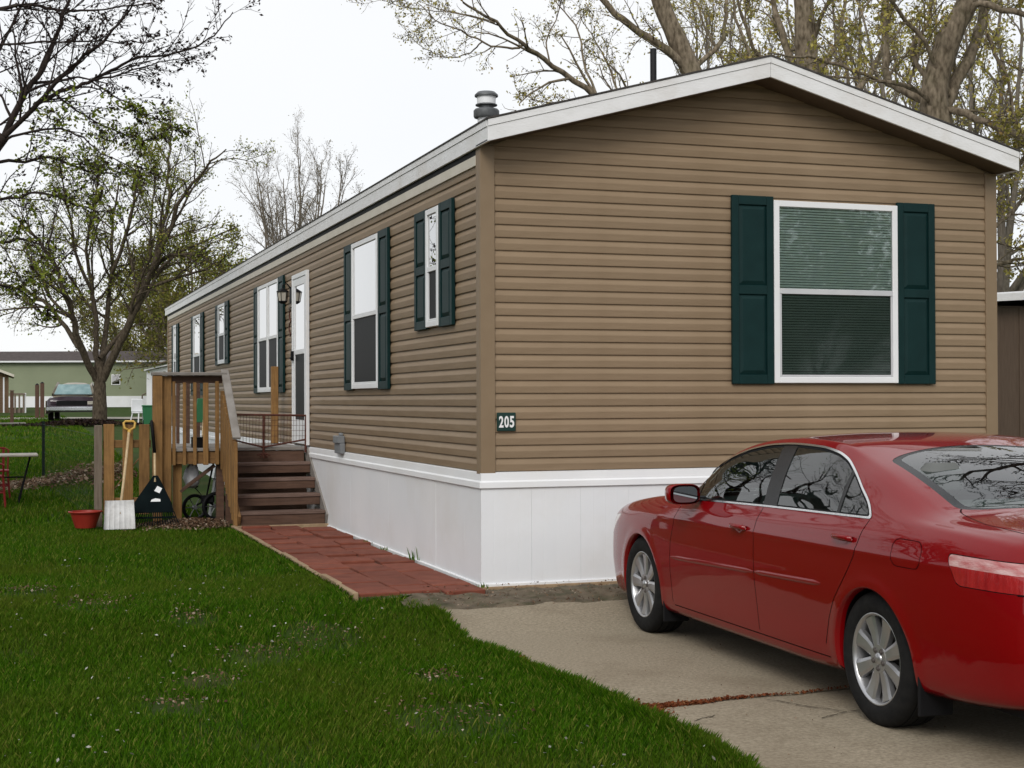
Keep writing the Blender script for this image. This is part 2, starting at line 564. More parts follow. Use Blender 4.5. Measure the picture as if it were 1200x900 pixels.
def drive_edge(y):
    """x of the drive's left edge."""
    y = np.asarray(y, float)
    base = np.interp(y, [-14, -5.1, -4.2, -2.5, -0.8, -0.3], [-0.42, -0.45, -0.44, -0.53, -0.62, -0.66])
    return base + 0.018 * np.sin(y * 5.1) + 0.012 * np.sin(y * 13.7 + 1) + 0.006 * np.sin(y * 31)


ground = obj('ground', grid_mesh('ground', graded(-700, -9, 9, 900, 0.25), graded(-120, -13, 20, 1200, 0.25),
                                 lambda x, y: tz(x, y) - 0.03), M['ground'])
ground['kind'] = 'structure'


# concrete drive: two slabs either side of an open joint
def joint_y(x):
    return -3.86 + 0.10 * (x + 0.3) * 0.9 + 0.012 * np.sin(x * 9) + 0.006 * np.sin(x * 23)


def drive_front(x):
    return -0.74 + 0.04 * np.sin(x * 3.1 + 1) + 0.035 * np.sin(x * 8.3) + 0.015 * np.sin(x * 21)


def slab(name, v0, v1, nv, xr):
    """Slab from curve v0(x) to v1(x) between the left edge and x = xr."""
    nu = 70
    V = []
    for j in range(nv + 1):
        t = j / nv
        for i in range(nu + 1):
            s = i / nu
            x = -0.5 + s * (xr + 0.5)
            y = (1 - t) * v0(x) + t * v1(x)
            e = drive_edge(y)
            x = e + s * (xr - e)
            y = (1 - t) * v0(x) + t * v1(x)
            z = tz(x, y) + 0.010 + 0.004 * math.sin(x * 2.1 + y)
            if i in (0, nu) or j in (0, nv):
                z -= 0.008
            V.append((x, y, z))
    Fc = []
    w = nu + 1
    for j in range(nv):
        for i in range(nu):
            a = j * w + i
            Fc.append((a, a + 1, a + w + 1, a + w))
    # skirt down into the soil
    ring = [i for i in range(w)] + [j * w + nu for j in range(1, nv + 1)] + [nv * w + i for i in range(nu - 1, -1, -1)] + [j * w for j in range(nv - 1, 0, -1)]
    o = len(V)
    V += [(V[i][0], V[i][1], V[i][2] - 0.1) for i in ring]
    n = len(ring)
    for k in range(n):
        Fc.append((ring[k], o + k, o + (k + 1) % n, ring[(k + 1) % n]))
    mb = MB().add(V, Fc)
    return mb


drive = obj('driveway', slab('driveway', lambda x: -14.0 + 0 * x, lambda x: joint_y(x) - 0.02, 60, 4.6), M['concrete'], smooth=True, angle=50)
drive['kind'] = 'structure'
far_slab = obj('concrete_slab', slab('concrete_slab', lambda x: joint_y(x) + 0.02, lambda x: drive_front(x), 30, 4.6), M['concrete'], drive, smooth=True, angle=50)
crack = MB()
random.seed(4)
for path in ([(0.25, -3.93), (0.31, -4.03), (0.34, -4.13), (0.42, -4.24), (0.47, -4.33), (0.62, -4.31), (0.9, -4.27)],
             [(0.47, -4.33), (0.36, -4.38), (0.27, -4.42)], [(-0.33, -4.28), (-0.26, -4.22), (-0.19, -4.20), (-0.17, -4.17)]):
    pts = []
    for (x0, y0), (x1, y1) in zip(path[:-1], path[1:]):
        for k in range(6):
            t = k / 6
            pts.append((x0 + t * (x1 - x0) + random.uniform(-.006, .006), y0 + t * (y1 - y0) + random.uniform(-.006, .006)))
    w0 = [random.uniform(0.002, 0.0065) for _ in pts]
    v = []
    for (x, y), w in zip(pts, w0):
        z = H(x, y) + 0.0175
        v += [(x - w * .5, y - w, z), (x + w * .5, y + w, z)]
    crack.add(v, [(2 * i, 2 * i + 2, 2 * i + 3, 2 * i + 1) for i in range(len(pts) - 1)])
obj('crack', crack, M['crack'], drive, kind='stuff')

# bare dirt strip between the drive and the skirting
def dirt_z(x, y):
    n = 0.016 * np.sin(x * 5 + 1) * np.cos(y * 9) + 0.012 * np.sin(x * 13 + y * 7) + 0.008 * np.sin(x * 29 - y * 23)
    edge = sstep(-0.88, -0.72, y)
    return tz(x, y) - 0.03 + (0.034 + 0.55 * n) * edge * (1 - 0.75 * sstep(-0.22, -0.04, y))
dirt = obj('dirt_strip', grid_mesh('dirt_strip', np.arange(-0.9, 5.4, 0.03), np.arange(-1.0, 0.02, 0.03), dirt_z,
                                   lambda x, y: (x > -0.66 - 0.12 * np.sin(y * 9)) | (y > -0.33)), M['dirt'])
dirt['kind'] = 'structure'

# red paver path beside the skirting, each paver its own piece
path = obj('path', MB().box((-1.045, -0.30, -0.12), (-0.085, 5.56, 0.004)), M['dirt'])
path['kind'] = 'structure'
random.seed(11)
for c in range(3):
    y = -0.34 + (0.05, 0.10, 0.0)[c]
    while y < 5.5:
        y1 = y + 0.335 if y < 5.1 else 5.555
        x0 = -1.04 + c * 0.316
        p = obj('paver', MB().box((x0 + 0.006, y + 0.006, -0.04), (x0 + 0.310, y1 - 0.006, 0.0)), M['paver'], path, bevel=0.006)
        p.location = (random.uniform(-.003, .003), random.uniform(-.003, .003), 0.026 + random.uniform(-.004, .004))
        p.rotation_euler = (random.uniform(-.006, .006), random.uniform(-.006, .006), random.uniform(-.008, .008))
        y = y1 + (0.5 if y1 > 5.5 else 0)
mb = MB()
for k in range(10):
    y0 = -0.36 + k * 0.595
    dx = 0.012 * math.sin(k * 1.9)
    mb.box((-1.098 + dx, y0, -0.06), (-1.056 + dx, y0 + 0.585, 0.048 + 0.006 * math.sin(k * 2.3)))
obj('edging', mb, M['edging'], path, bevel=0.005)
obj('sill_board', MB().box((-1.05, 5.562, -0.05), (-0.03, 5.60, 0.045)), M['edging'], path, bevel=0.004)

# far gravel road
road_v, road_f = [], []
for i in range(60):
    s = -70 + i * 2.2
    for dd in (57.6, 61.0):
        lat = s
        p = CAM + _d * dd + _r * lat
        p = CAM[:2] + np.array([math.sin(YAW), math.cos(YAW)]) * dd + np.array([math.cos(YAW), -math.sin(YAW)]) * lat
        road_v.append((p[0], p[1], H(p[0], p[1]) + 0.01))
    if i:
        a = 2 * i
        road_f.append((a - 2, a, a + 1, a - 1))
road = obj('road', MB().add(road_v, road_f), M['road'])
road['kind'] = 'structure'

# ------------------------------------------------------------------ the mobile home
W, L = 4.62, 23.0
ZC, ZT = 0.8745, 3.36
ROW = 0.0994
PITCHR = 0.2715
house = thing('mobile_home', (0, 0, 0), 'long tan vinyl-sided mobile home with dark green shutters and white skirting', 'mobile home')


def siding_profile(run, h=ROW):
    """Board profile: (outward, up) points of one dutch-lap course."""
    return [(0.001, 0.0), (0.0140, 0.0), (0.0155, 0.003), (0.0200, 0.050), (0.0190, 0.056), (0.0035, 0.089), (0.003, h - 0.001), (0.001, h - 0.001)]


def board_mesh(axis, length, clip=None):
    """axis 'x': board on the gable facing -y; axis 'y': board on the side facing -x. clip(z)->(a,b) trims the ends."""
    pr = siding_profile(length)
    v, f = [], []
    n = len(pr)
    for e in (0, 1):
        for o, z in pr:
            a, b = (0, length) if clip is None else clip(z)
            s = (a, b)[e]
            v.append((s, -o, z) if axis == 'x' else (-o, s, z))
    for i in range(n - 1):
        f.append((i, i + 1, n + i + 1, n + i) if axis == 'y' else (i, n + i, n + i + 1, i + 1))
    return MB().add(v, f)


# core walls behind the boards
gab = [(0, ZC - 0.87), (W, ZC - 0.87), (W, ZT), (W / 2, ZT + PITCHR * W / 2), (0, ZT)]
core = MB().prism(gab, 0.0, L, Matrix(((1, 0, 0, 0), (0, 0, 1, 0.0), (0, 1, 0, 0), (0, 0, 0, 1))))
obj('wall', core, M['siding'], house)

BL = 3.66
me_side = board_mesh('y', BL + 0.03).mesh('siding_board')
n_rows = 25
for i in range(n_rows):
    z = ZC + i * ROW
    if z + ROW > ZT + 0.03:
        break
    y = 0.08
    ln = (BL, 0.62 * BL, 0.29 * BL, 0.81 * BL)[i % 4]
    k = 0
    while y < L - 0.09:
        ln = min(ln, L - 0.08 - y)
        me = me_side if ln == BL else board_mesh('y', min(ln + 0.03, L - 0.08 - y)).mesh('siding_board')
        obj('siding_board', me, M['siding'], house, loc=(-0.0012 * (k % 2), y, z))
        y += ln
        ln = BL
        k += 1
me_front = board_mesh('x', W - 0.16).mesh('siding_board')
i = 0
while True:
    z = ZC + i * ROW
    if z >= ZT + PITCHR * W / 2 - 0.02:
        break
    if z + ROW <= ZT - 0.02:
        obj('siding_board', me_front, M['siding'], house, loc=(0.08, 0, z))
    else:
        def clip(zz, z=z):
            lim = max(0.0, (z + zz - ZT) / PITCHR)
            return (max(0.0, lim - 0.08), max(lim - 0.07, min(W - 0.16, W - lim - 0.08)))
        obj('siding_board', board_mesh('x', W - 0.16, clip), M['siding'], house, loc=(0.08, 0, z))
    i += 1
# corner posts
for x0 in (0.0, W):
    s = 1 if x0 == 0 else -1
    mb = MB()
    a, b = sorted((x0 - s * 0.030, x0 + s * 0.085))
    mb.box((a, -0.030, ZC - 0.03), (b, -0.0005, ZT - 0.005))
    if x0 == 0:
        mb.box((-0.0305, 0.0, ZC - 0.03), (-0.0005, 0.085, ZT - 0.005))
    obj('corner_post', mb, M['post_trim'], house, bevel=0.003)
mb = MB().box((-0.030, L - 0.085, ZC - 0.03), (-0.0005, L, ZT - 0.005))
obj('corner_post', mb, M['post_trim'], house, bevel=0.003)
obj('eave_shade', MB().box((-0.028, 0.087, ZT - 0.064), (-0.0009, L - 0.09, ZT - 0.008)), M['black'], house)  # black strip in place of the shadow line under the eave
obj('frieze_board', MB().box((-0.034, 0.087, ZT - 0.145), (-0.0008, L - 0.09, ZT - 0.065)), M['frieze'], house, bevel=0.003)

# skirting: panels with fine gaps under a sloping white cap
random.seed(5)


def skirt_panel(axis, a, b, off):
    """Vinyl skirting panel with three shallow pressed grooves."""
    pr = [(a, 0.004), (a, off)]
    for k in (1, 2, 3):
        c = a + (b - a) * k / 4
        pr += [(c - 0.007, off), (c, off - (0.0005 if axis == 'x' else 0.0011)), (c + 0.007, off)]
    pr += [(b, off), (b, 0.004)]
    bow = random.uniform(-.0015, .0015)
    n = len(pr)
    v = []
    for z in (0.022, ZC * 0.45, ZC - 0.125):
        e = bow if 0.1 < z < 0.6 else 0.0
        v += [(s, -(o + e), z) if axis == 'x' else (-(o + e), s, z) for s, o in pr]
    f = []
    for j in (0, 1):
        for i in range(n - 1):
            q = (j * n + i, j * n + i + 1, (j + 1) * n + i + 1, (j + 1) * n + i)
            f.append(q if axis == 'x' else q[::-1])
    return MB().add(v, f)


xx = -0.03
while xx < W:
    x1 = min(xx + 0.404, W)
    obj('skirt_panel', skirt_panel('x', xx + 0.0006, x1 - 0.0006, 0.030 + random.uniform(-.0008, .0008)), M['skirt'], house)
    xx = x1
yy = 0.0
while yy < L:
    y1 = min(yy + 0.404, L)
    obj('skirt_panel', skirt_panel('y', yy + 0.0006 - (0.029 if yy == 0 else 0), y1 - 0.0006, 0.0315 + random.uniform(-.0008, .0008)), M['skirt'], house)
    yy = y1


def cap_profile(axis, a, b):
    pr = [(0.002, ZC - 0.004), (0.030, ZC - 0.012), (0.034, ZC - 0.07), (0.046, ZC - 0.082), (0.048, ZC - 0.124), (0.040, ZC - 0.130), (0.002, ZC - 0.130)]
    n = len(pr)
    v = []
    for e, s in ((0, a), (1, b)):
        for o, z in pr:
            ss = s - o if e == 0 else s
            v.append((ss, -o, z) if axis == 'x' else (-o, ss, z))
    f = []
    for i in range(n - 1):
        f.append((i, i + 1, n + i + 1, n + i) if axis == 'y' else (i, n + i, n + i + 1, i + 1))
    return MB().add(v, f)


obj('skirt_cap', cap_profile('x', 0, W + 0.04), M['white'], house)
obj('skirt_cap', cap_profile('y', 0, L), M['white'], house)
obj('skirt_rail', MB().box((-0.047, -0.046, -0.01), (W, -0.002, 0.024)), M['white'], house, bevel=0.004)
obj('skirt_rail', MB().box((-0.0475, 0.0, -0.01), (-0.002, L, 0.0245)), M['white'], house, bevel=0.004)
obj('footing_strip', MB().box((-0.062, -0.07, -0.09), (W, -0.048, 0.004)), M['edging'], house, bevel=0.004)

# roof
EX, YF, YB = -0.055, -0.30, L + 0.25
ZE, ZR = 3.503, 4.141
xm = W / 2
xr = W - EX
FH = 0.163


def roof_prism(poly, y0, y1):
    return MB().prism(poly, 0, y1 - y0, Matrix(((1, 0, 0, 0), (0, 0, 1, y0), (0, 1, 0, 0), (0, 0, 0, 1))))


roof = obj('roof', roof_prism([(EX - 0.012, ZE), (xm, ZR), (xr + 0.012, ZE), (xr + 0.012, ZE + 0.012), (xm, ZR + 0.014), (EX - 0.012, ZE + 0.012)], YF - 0.012, YB), M['shingle'], house)
# rake fascias (gable), each with a drip strip above
for s in (0, 1):
    a = EX if s == 0 else xr
    lo, hi = (a, xm - 0.0015) if s == 0 else (xm + 0.0015, a)
    za, zb = (ZE, ZR) if s == 0 else (ZR, ZE)
    fas = obj('fascia', roof_prism([(lo, za - FH), (hi, zb - FH), (hi, zb - 0.052), (lo, za - 0.052)], YF, YF + 0.022), M['fascia'], house, bevel=0.002)
    obj('drip_edge', roof_prism([(lo, za - 0.050), (hi, zb - 0.050), (hi, zb - 0.002), (lo, za - 0.002)], YF - 0.006, YF + 0.020), M['fascia'], fas)
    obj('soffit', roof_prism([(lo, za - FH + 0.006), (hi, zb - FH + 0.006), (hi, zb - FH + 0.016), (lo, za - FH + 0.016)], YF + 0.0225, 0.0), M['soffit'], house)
fas = obj('fascia', MB().box((EX, YF + 0.023, ZE - FH), (EX + 0.02, YB, ZE - 0.052)), M['fascia'], house, bevel=0.002)
obj('drip_edge', MB().box((EX - 0.006, YF + 0.023, ZE - 0.050), (EX + 0.018, YB, ZE - 0.001)), M['fascia'], fas)
obj('soffit', MB().box((EX + 0.021, 0.001, ZE - FH + 0.01), (0.002, YB, ZE - FH + 0.02)), M['black'], house)  # black where the other soffits are tan: eave shade put into the colour
obj('fascia', MB().box((xr - 0.02, YF + 0.023, ZE - FH), (xr, YB, ZE - 0.003)), M['fascia'], house)
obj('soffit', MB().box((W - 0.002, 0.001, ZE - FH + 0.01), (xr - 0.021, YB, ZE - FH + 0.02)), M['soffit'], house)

# roof pipes
fx, fy = 0.925, 2.75
fl = obj('flue_pipe', MB().lathe([(0.0, 3.7), (0.085, 3.7), (0.085, 4.16), (0.0, 4.16)], 24), M['white'], roof, smooth=True, angle=40, loc=(fx, fy, -0.03))
obj('storm_collar', MB().lathe([(0.087, 4.155), (0.118, 4.158), (0.124, 4.17), (0.124, 4.225), (0.112, 4.24), (0.07, 4.245), (0.07, 4.27), (0.105, 4.275), (0.105, 4.285), (0.09, 4.29)], 24), M['steel_dark'], roof, smooth=True, angle=35, loc=(fx, fy, -0.03))
obj('cap_band', MB().lathe([(0.088, 4.288), (0.092, 4.36), (0.088, 4.37)], 24), M['white'], roof, smooth=True, angle=35, loc=(fx, fy, -0.03))
obj('flue_cap', MB().lathe([(0.0, 4.362), (0.113, 4.362), (0.113, 4.378), (0.085, 4.405), (0.03, 4.415), (0.0, 4.416)], 24), M['steel_dark'], roof, smooth=True, angle=35, loc=(fx, fy, -0.03))
obj('vent_pipe', MB().lathe([(0.0, 3.9), (0.029, 3.9), (0.029, 4.545), (0.023, 4.545), (0.023, 4.4)], 16), M['black_pipe'], roof, smooth=True, angle=40, loc=(2.02, 1.3, 0))
obj('roof_vent', MB().lathe([(0.0, 3.5), (0.06, 3.5), (0.06, 3.78), (0.10, 3.80), (0.08, 3.84), (0.0, 3.85)], 12), M['steel_dark'], roof, smooth=True, angle=40, loc=(0.35, 12.2, -0.12))


# ---- shutters
def shutter_mb(w, h):
    """Raised-panel shutter in local (across, outward, up) with front at -y."""
    mb = MB()
    t, d = 0.038, 0.030
    st, rl = 0.062, 0.075
    mid = h * 0.5
    mb.box((0, -d, 0), (st, 0, h)).box((w - st, -d, 0), (w, 0, h))
    for z0, z1 in ((0, rl), (mid - rl / 2, mid + rl / 2), (h - rl, h)):
        mb.box((st, -d + 0.0005, z0), (w - st, 0, z1))
    return mb, [(rl, mid - rl / 2), (mid + rl / 2, h - rl)], st


def panel_mb(x0, x1, z0, z1):
    b = 0.035
    v = [(x0, -0.012, z0), (x1, -0.012, z0), (x1, -0.012, z1), (x0, -0.012, z1),
         (x0 + b, -0.026, z0 + b), (x1 - b, -0.026, z0 + b), (x1 - b, -0.026, z1 - b), (x0 + b, -0.026, z1 - b)]
    return MB().add(v, [(4, 5, 6, 7), (0, 1, 5, 4), (1, 2, 6, 5), (2, 3, 7, 6), (3, 0, 4, 7)])


def place(side, s, z):
    """Transform from local (across, outward -y, up) to a wall: 'front' across = +x, 'left' across = -y (seen left to right)."""
    if side == 'front':
        return Matrix.Translation((s, -0.0223, z))
    return Matrix(((0, 1, 0, -0.0223), (-1, 0, 0, s), (0, 0, 1, z), (0, 0, 0, 1)))


def shutter(side, s, w, z0, z1):
    mb, pans, st = shutter_mb(w, z1 - z0)
    m = place(side, s, z0)
    o = obj('shutter', MB().add(mb.v, mb.f, m), M['shutter'], house, bevel=0.004)
    for a, b in pans:
        p = panel_mb(st, w - st, a, b)
        obj('panel', MB().add(p.v, p.f, m), M['shutter'], o)
    return o


def window(side, s, w, z0, z1, zmid, blinds=False, label=None, lower='screen_side'):
    m = place(side, s, z0)
    h = z1 - z0
    zm = zmid - z0
    fw = 0.050
    fd = 0.036
    mb = MB()
    mb.box((0, -fd, 0), (fw, 0, h)).box((w - fw, -fd, 0), (w, 0, h))
    mb.box((fw, -fd, 0), (w - fw, 0, fw)).box((fw, -fd, h - fw), (w - fw, 0, h))
    win = obj('window', MB().add(mb.v, mb.f, m), M['white'], house, bevel=0.004, label=label)
    mb = MB().box((fw + 0.0005, -0.033, zm - 0.022), (w - fw - 0.0005, -0.004, zm + 0.022))
    # lower sash stiles
    mb.box((fw + 0.0005, -0.031, fw + 0.0005), (fw + 0.018, -0.006, zm - 0.023)).box((w - fw - 0.018, -0.031, fw + 0.0005), (w - fw - 0.0005, -0.006, zm - 0.023))
    mb.box((fw + 0.019, -0.031, fw + 0.0005), (w - fw - 0.019, -0.006, fw + 0.018))
    obj('sash', MB().add(mb.v, mb.f, m), M['white'] if side == 'left' else M['outlet_white'], win, bevel=0.002)
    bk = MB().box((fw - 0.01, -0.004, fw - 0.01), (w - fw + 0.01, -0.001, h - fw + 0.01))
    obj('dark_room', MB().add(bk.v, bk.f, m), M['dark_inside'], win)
    if blinds:
        bl = MB()
        z = fw + 0.004
        while z < h - fw:
            bl.add([(fw, -0.0060, z + 0.0172), (w - fw, -0.0060, z + 0.0172), (w - fw, -0.0165, z), (fw, -0.0165, z)], [(0, 1, 2, 3)])
            z += 0.0215
        obj('blind', MB().add(bl.v, bl.f, m), M['blind'], win, kind='stuff')
        up = MB().box((fw, -0.023, zm), (w - fw, -0.020, h - fw))
        obj('pane', MB().add(up.v, up.f, m), M['glass_blind'], win)
        dn = MB().box((fw + 0.018, -0.023, fw + 0.018), (w - fw - 0.018, -0.020, zm - 0.022))
        obj('pane', MB().add(dn.v, dn.f, m), M['glass_screen'], win)
    else:
        up = MB().box((fw, -0.022, zm), (w - fw, -0.020, h - fw))
        obj('pane', MB().add(up.v, up.f, m), M['glass_side'], win)
        dn = MB().box((fw + 0.018, -0.018, fw + 0.018), (w - fw - 0.018, -0.016, zm - 0.022))
        obj('pane', MB().add(dn.v, dn.f, m), M[lower], win)
    return win


M['outlet_white'] = mat('grey_white_sash', (0.50, 0.51, 0.53), (0.56, 0.57, 0.58), rough=0.5)
# gable window
shutter('front', 2.0904, 0.378, 1.5408, 3.0656)
window('front', 2.4695, 1.168, 1.5479, 3.0364, 2.298, blinds=True)
shutter('front', 3.6385, 0.370, 1.5408, 3.0656)
# side windows, near to far: shutter / window / shutter (s = larger y end, as seen from outside left to right)
ZB, ZS, ZTOP = 1.536, 2.036, 3.034
for (ya, yb, zb, n) in ((1.05, 1.43, ZS, 1), (3.16, 4.28, ZB, 1), (8.68, 10.31, ZB, 2), (13.70, 14.49, ZS, 1), (16.92, 17.98, ZB, 1), (21.03, 21.53, ZB, 1)):
    zm = (zb + ZTOP) / 2 - 0.01
    shutter('left', ya - 0.001, 0.385, zb - 0.012, ZTOP + 0.014)
    shutter('left', yb + 0.386, 0.385, zb - 0.012, ZTOP + 0.014)
    wd = (yb - ya) / n
    for k in range(n):
        window('left', yb - k * wd - (0.0005 if k else 0), wd - 0.001, zb, ZTOP, zm)

# storm door
dy0, dy1, dz0, dz1 = 6.68, 7.62, 0.885, 2.978
m = place('left', dy1, dz0)
dw, dh = dy1 - dy0, dz1 - dz0
mb = MB().box((0, -0.040, 0), (0.055, 0, dh)).box((dw - 0.055, -0.040, 0), (dw, 0, dh)).box((0.055, -0.040, dh - 0.055), (dw - 0.055, 0, dh))
frame = obj('door_frame', MB().add(mb.v, mb.f, m), M['white'], house, bevel=0.003)
mb = MB()
a, b = 0.058, dw - 0.058
mb.box((a, -0.034, 0.01), (a + 0.10, -0.006, dh - 0.06)).box((b - 0.10, -0.034, 0.01), (b, -0.006, dh - 0.06))
for z0, z1 in ((0.01, 0.30), (1.10, 1.16), (dh - 0.15, dh - 0.06)):
    mb.box((a + 0.1005, -0.0335, z0), (b - 0.1005, -0.006, z1))
door = obj('storm_door', MB().add(mb.v, mb.f, m), M['white'], house, bevel=0.003)
mb = MB().box((a + 0.1, -0.024, 1.16), (b - 0.1, -0.021, dh - 0.15))
obj('pane', MB().add(mb.v, mb.f, m), M['glass_side'], door)
mb = MB().box((a + 0.1, -0.022, 0.30), (b - 0.1, -0.019, 1.10))
obj('pane', MB().add(mb.v, mb.f, m), M['screen_side'], door)
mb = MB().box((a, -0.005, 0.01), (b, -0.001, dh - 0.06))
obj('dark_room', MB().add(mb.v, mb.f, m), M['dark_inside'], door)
mb = MB().box((a + 0.02, -0.07, 1.03), (a + 0.06, -0.034, 1.15)).box((a + 0.025, -0.085, 1.05), (a + 0.11, -0.07, 1.075))
obj('handle', MB().add(mb.v, mb.f, m), M['black'], door, bevel=0.004)

# outlet box at the foot of the siding
m = place('left', 5.03, 0.85)
mb = MB().box((0, -0.055, 0.0), (0.30, 0, 0.11)).box((0.02, -0.075, 0.11), (0.28, 0, 0.19)).box((0.1, -0.03, 0.19), (0.2, 0, 0.22))
obj('outlet_box', MB().add(mb.v, mb.f, m), M['outlet'], house, bevel=0.006)

# porch lantern: own thing
lt = thing('porch_lantern', (-0.015, 7.86, 2.72), 'small black wall lantern with clear glass beside the white storm door', 'lantern')
c = Vector((-0.13, 7.86, 2.74))
LS = Matrix.Translation(c) @ Matrix.Scale(0.8, 4)
mb = MB().box((-0.035, 7.80, 2.66), (-0.0155, 7.92, 2.86)).tube([(-0.02, 7.86, 2.83), (-0.08, 7.86, 2.90), (-0.13, 7.86, 2.88), (-0.13, 7.86, 2.84)], 0.010, 6)
wobj('bracket', mb, M['black'], lt)
mb = MB().lathe([(0.0, 0.13), (0.03, 0.12), (0.10, 0.075), (0.10, 0.065), (0.0, 0.065)], 6, LS)
mb.lathe([(0.0, -0.12), (0.03, -0.12), (0.07, -0.09), (0.07, -0.075), (0.0, -0.075)], 6, LS)
for k in range(6):
    a = 2 * math.pi * k / 6
    mb.beam(c + Vector((0.056 * math.cos(a), 0.056 * math.sin(a), -0.064)), c + Vector((0.072 * math.cos(a), 0.072 * math.sin(a), 0.056)), 0.007, 0.007, up=(1, 0, 0.01))
wobj('cage', mb, M['black'], lt)
wobj('lamp_glass', MB().lathe([(0.062, -0.078), (0.082, 0.068)], 6, LS), M['amber_lamp'], lt)
# hanging ornament under the lantern
wc = thing('wall_ornament', (-0.02, 7.82, 2.38), 'small curly metal ornament hanging on the siding under the porch lantern', 'ornament')
pts = []
for k in range(40):
    t = k / 39
    a = t * 4 * math.pi
    r = 0.075 * (0.25 + 0.75 * abs(math.sin(math.pi * t)))
    pts.append((-0.045, 7.82 + r * math.sin(a), 2.55 - 0.34 * t + 0.02 * math.cos(a)))
wobj('scrollwork', MB().tube(pts, 0.009, 5), M['rust'], wc, smooth=True)
wobj('hanger', MB().tube([(-0.0155, 7.82, 2.60), (-0.045, 7.82, 2.59), (-0.045, 7.82, 2.55)], 0.006, 5), M['black'], wc)

# number plate
sg = thing('house_number_sign', (0.172, -0.015, 1.25), 'small dark green house number sign reading 205 by the front corner of the siding', 'sign')
wobj('plate', MB().box((0.098, -0.034, 1.180), (0.248, -0.020, 1.322)), M['sign_green'], sg, bevel=0.004)


def digit_mesh(ch, x, z, h, wd):
    cu = bpy.data.curves.new('digit', 'FONT')
    cu.body = ch
    cu.size = 1.0
    cu.extrude = 0.004
    cu.offset = 0.028
    tmp = bpy.data.objects.new('digit', cu)
    COL.objects.link(tmp)
    bpy.context.view_layer.update()
    me = bpy.data.meshes.new_from_object(tmp.evaluated_get(bpy.context.evaluated_depsgraph_get()))
    bpy.data.objects.remove(tmp)
    bpy.data.curves.remove(cu)
    co = np.empty(len(me.vertices) * 3, np.float32)
    me.vertices.foreach_get('co', co)
    co = co.reshape(-1, 3)
    lo, hi = co.min(0), co.max(0)
    out = np.empty_like(co)
    out[:, 0] = x + (co[:, 0] - lo[0]) / (hi[0] - lo[0]) * wd
    out[:, 2] = z + (co[:, 1] - lo[1]) / (hi[1] - lo[1]) * h
    out[:, 1] = -0.0345 - (co[:, 2] - lo[2]) / (hi[2] - lo[2]) * 0.003
    out -= np.array([0.172, -0.015, 1.25])
    me.vertices.foreach_set('co', out.ravel())
    me.materials.clear()
    me.update()
    return me


for k, ch in enumerate('205'):
    obj('digit', digit_mesh(ch, 0.112 + k * 0.043, 1.208, 0.088, 0.036), M['sign_white'], sg)

# ------------------------------------------------------------------ wooden deck
Y1, DZ = 6.75, 0.868
deck = thing('wooden_deck', (-0.95, 7.7, 0), 'raised wooden porch deck with orange-brown railing in front of the storm door', 'deck')
random.seed(21)
for k in range(14):
    y0 = Y1 - 0.02 + k * 0.142
    wobj('deck_board', MB().box((-1.66, y0, DZ - 0.036), (-0.07, y0 + 0.137, DZ + random.uniform(-.002, .002))), M['wood_grey'], deck, bevel=0.004)
YB2 = Y1 + 14 * 0.142
wobj('rim_joist', MB().box((-1.629, Y1, 0.684), (-1.035, Y1 + 0.038, DZ - 0.040)), M['wood_new_h'], deck, bevel=0.004)
wobj('rim_joist', MB().box((-1.034, Y1 + 0.001, 0.684), (-0.075, Y1 + 0.039, DZ - 0.040)), M['wood_brown'], deck, bevel=0.004)
wobj('rim_joist', MB().box((-1.655, Y1 + 0.046, 0.684), (-1.617, YB2 - 0.05, DZ - 0.041)), M['wood_new_h'], deck, bevel=0.004)
wobj('rim_joist', MB().box((-1.655, YB2 - 0.049, 0.684), (-0.08, YB2 - 0.012, DZ - 0.041)), M['wood_new_h'], deck, bevel=0.004)
for k in range(3):
    x = -1.45 + k * 0.45
    wobj('joist', MB().box((x, Y1 + 0.041, 0.69), (x + 0.038, YB2 - 0.05, DZ - 0.042)), M['wood_brown'], deck)
# posts
wobj('post', MB().box((-1.845, Y1 - 0.105, -0.1), (-1.7355, Y1 - 0.002, 1.712)), M['wood_new'], deck, bevel=0.006)
wobj('post', MB().box((-1.735, Y1 - 0.055, 0.20), (-1.630, Y1 + 0.045, 1.710)), M['wood_new'], deck, bevel=0.006)
wobj('post', MB().box((-1.60, Y1 + 0.06, -0.1), (-1.50, Y1 + 0.155, 0.683)), M['wood_new'], deck, bevel=0.006)
wobj('post', MB().box((-1.10, Y1 + 0.06, -0.1), (-1.01, Y1 + 0.15, 0.683)), M['wood_brown'], deck, bevel=0.006)
wobj('post', MB().box((-1.64, YB2 - 0.16, -0.1), (-1.54, YB2 - 0.06, 1.70)), M['wood_new'], deck, bevel=0.006)
wobj('post', MB().box((-0.205, 8.25, DZ + 0.001), (-0.118, 8.34, 1.86)), M['wood_new'], deck, bevel=0.006)
wobj('brace', MB().beam((-1.52, Y1 + 0.10, 0.36), (-1.12, Y1 + 0.10, 0.66), 0.036, 0.085, up=(0, 1, 0.01)), M['wood_brown'], deck, bevel=0.004)
# front railing
wobj('handrail', MB().box((-1.855, Y1 - 0.115, 1.714), (-1.005, Y1 + 0.03, 1.752)), M['wood_grey'], deck, bevel=0.006)
wobj('rail', MB().box((-1.63, Y1 - 0.001, 1.625), (-1.04, Y1 + 0.037, 1.712)), M['wood_brown'], deck, bevel=0.004)
for k, (x, w) in enumerate(((-1.600, 0.038), (-1.480, 0.038), (-1.362, 0.040), (-1.236, 0.062), (-1.105, 0.045))):
    wobj('baluster', MB().box((x - w / 2, Y1 - 0.040, 0.672), (x + w / 2, Y1 - 0.002, 1.64 + random.uniform(-.01, .01))), M['wood_new'], deck, bevel=0.005)
